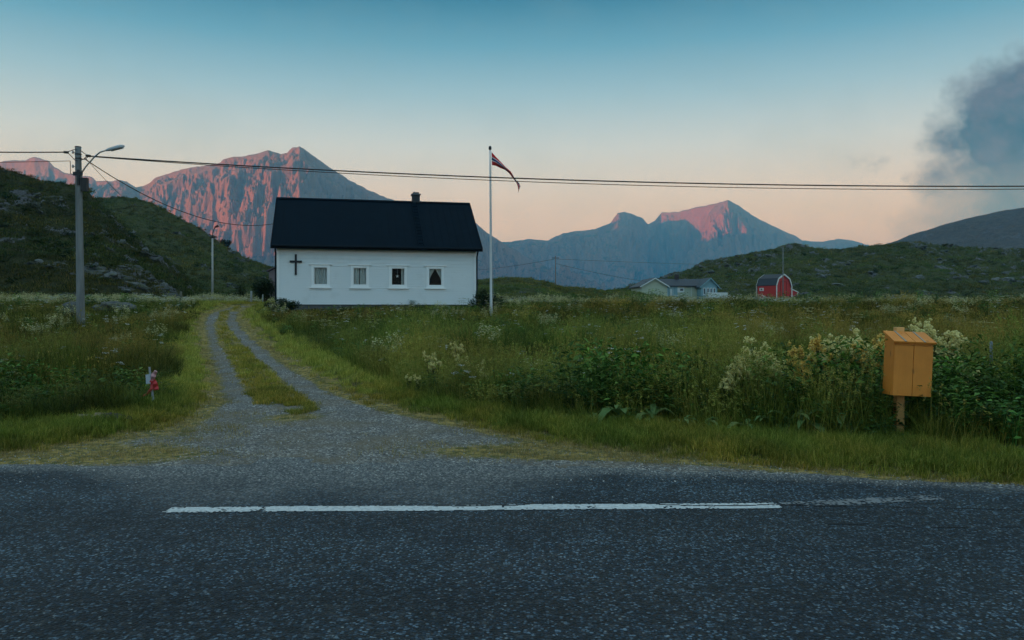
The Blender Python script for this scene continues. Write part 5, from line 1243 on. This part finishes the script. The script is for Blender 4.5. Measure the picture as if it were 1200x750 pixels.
# ------------------------------------------------------------------ light, sky, haze, camera
sun = bpy.data.lights.new('sun', 'SUN'); so = bpy.data.objects.new('sun', sun); COL.objects.link(so)
sun.energy = 5.0; sun.angle = math.radians(.5); sun.color = (1.0, .44, .15)
el = math.radians(SUN_EL); d = Vector((SUN_AZ[0] * math.cos(el), SUN_AZ[1] * math.cos(el), math.sin(el)))
so.rotation_euler = d.to_track_quat('Z', 'Y').to_euler()
w = bpy.data.worlds.new('World'); sc.world = w; w.use_nodes = True; nt = w.node_tree; nt.nodes.clear()
out = nt.nodes.new('ShaderNodeOutputWorld'); tc = nt.nodes.new('ShaderNodeTexCoord')
sk = nt.nodes.new('ShaderNodeTexSky'); sk.sky_type = 'NISHITA'; sk.sun_disc = False; sk.sun_elevation = el; sk.sun_rotation = math.atan2(d.x, d.y); sk.ozone_density = 2.5
b1 = nt.nodes.new('ShaderNodeBackground'); nt.links.new(sk.outputs[0], b1.inputs[0]); b1.inputs[1].default_value = .05
sx = nt.nodes.new('ShaderNodeSeparateXYZ'); nt.links.new(tc.outputs['Generated'], sx.inputs[0])
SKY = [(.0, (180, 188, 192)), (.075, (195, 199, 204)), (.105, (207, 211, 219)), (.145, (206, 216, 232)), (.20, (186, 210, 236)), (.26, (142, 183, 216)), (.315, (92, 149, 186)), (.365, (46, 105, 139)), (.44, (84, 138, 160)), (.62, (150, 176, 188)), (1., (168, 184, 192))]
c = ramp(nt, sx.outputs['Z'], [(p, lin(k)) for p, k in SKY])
# clouds: directions sampled on the plane y = 1, far beyond everything
dv = math_(nt, 'MAXIMUM', sx.outputs['Y'], .15); cu = math_(nt, 'DIVIDE', sx.outputs['X'], dv); cv = math_(nt, 'DIVIDE', sx.outputs['Z'], dv)
cb = nt.nodes.new('ShaderNodeCombineXYZ'); nt.links.new(cu, cb.inputs[0]); nt.links.new(cv, cb.inputs[1])
nz = noise(nt, scaled(nt, cb.outputs[0], (1, 1.35, 1)), 5.5, 10, .60); nz2 = noise(nt, scaled(nt, cb.outputs[0], (1, 1.2, 1)), 16, 9, .66)
def el_(cx, cy, rx, ry, rot=0):
    a = math_(nt, 'SUBTRACT', cu, cx); b = math_(nt, 'SUBTRACT', cv, cy); cr, sr = math.cos(rot), math.sin(rot)
    p = math_(nt, 'ADD', math_(nt, 'MULTIPLY', a, cr / rx), math_(nt, 'MULTIPLY', b, sr / rx)); q = math_(nt, 'ADD', math_(nt, 'MULTIPLY', a, -sr / ry), math_(nt, 'MULTIPLY', b, cr / ry))
    s = math_(nt, 'ADD', math_(nt, 'MULTIPLY', p, p), math_(nt, 'MULTIPLY', q, q)); return math_(nt, 'SUBTRACT', 1.0, math_(nt, 'POWER', s, .5))
def cl(field, na, lo, hi):
    s = math_(nt, 'ADD', field, math_(nt, 'MULTIPLY', math_(nt, 'SUBTRACT', nz, .5), na)); s = math_(nt, 'ADD', s, math_(nt, 'MULTIPLY', math_(nt, 'SUBTRACT', nz2, .5), na * .45)); return ramp(nt, s, [(lo, 0.), (hi, 1.)])
k1 = cl(el_(.68, .262, .24, .085, .40), 1.6, .02, .46)          # dark purple bank
k2 = cl(el_(.73, .155, .27, .11, .25), 1.5, .0, .60)              # grey mist above the right hill
c = mix(nt, math_(nt, 'MULTIPLY', cl(el_(.68, .20, .24, .16, .5), 1.5, .1, 1.), .6), c, lin((158, 152, 148)))
tex = ramp(nt, math_(nt, 'ADD', math_(nt, 'MULTIPLY', nz2, .6), math_(nt, 'MULTIPLY', nz, .4)), [(.40, 0.), (.62, 1.)])
c = mix(nt, math_(nt, 'MULTIPLY', k2, .86), c, mix(nt, tex, lin((40, 56, 74)), lin((122, 124, 130))))
c = mix(nt, math_(nt, 'MULTIPLY', k1, .97), c, mix(nt, tex, lin((12, 20, 38)), lin((86, 72, 90))))
k3 = ramp(nt, math_(nt, 'ADD', math_(nt, 'MULTIPLY', nz, 1.0), math_(nt, 'MULTIPLY', nz2, .3)), [(.62, 0.), (.95, .22)])
c = mix(nt, k3, c, lin((120, 150, 165)))
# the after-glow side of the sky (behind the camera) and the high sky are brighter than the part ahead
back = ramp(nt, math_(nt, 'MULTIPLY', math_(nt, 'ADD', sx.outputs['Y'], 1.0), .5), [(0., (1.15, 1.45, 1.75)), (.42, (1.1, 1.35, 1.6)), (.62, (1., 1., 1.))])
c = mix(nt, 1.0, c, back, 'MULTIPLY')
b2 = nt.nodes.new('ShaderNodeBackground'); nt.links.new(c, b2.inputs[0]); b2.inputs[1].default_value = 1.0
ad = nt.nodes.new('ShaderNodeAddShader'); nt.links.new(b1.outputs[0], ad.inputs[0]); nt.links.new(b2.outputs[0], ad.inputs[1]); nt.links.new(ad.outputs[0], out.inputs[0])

hz = MB().box(-9600, 9600, -6500, 13300, -8, 1750).build('haze', None); tag(hz, kind='stuff')
hm = bpy.data.materials.new('haze_air'); hm.use_nodes = True; nt = hm.node_tree; nt.nodes.clear()
o_ = nt.nodes.new('ShaderNodeOutputMaterial'); pv = nt.nodes.new('ShaderNodeVolumePrincipled'); nt.links.new(pv.outputs[0], o_.inputs['Volume'])
pv.inputs['Color'].default_value = (.05, .46, .96, 1); pv.inputs['Absorption Color'].default_value = (.8, .8, .8, 1); pv.inputs['Density'].default_value = 1.35e-4; pv.inputs['Anisotropy'].default_value = 0
hz.data.materials.append(hm)

cam = bpy.data.cameras.new('camera'); co = bpy.data.objects.new('camera', cam); COL.objects.link(co); co.location = (0, 0, EYE); co.rotation_euler = (PI / 2, 0, 0)
cam.sensor_width = 36; cam.lens = F / 1200 * 36; cam.shift_y = (HY - 375) / 1200 ; cam.clip_start = .1; cam.clip_end = 40000; sc.camera = co
sc.render.engine = 'CYCLES'
sc.cycles.use_denoising = True; sc.cycles.max_bounces = 5; sc.cycles.diffuse_bounces = 2; sc.cycles.glossy_bounces = 2; sc.cycles.transmission_bounces = 4; sc.cycles.volume_bounces = 0; sc.cycles.transparent_max_bounces = 6
vs = sc.view_settings; vs.view_transform = 'Standard'; vs.look = 'None'; vs.gamma = 1; vs.exposure = 0.3; vs.use_curve_mapping = False
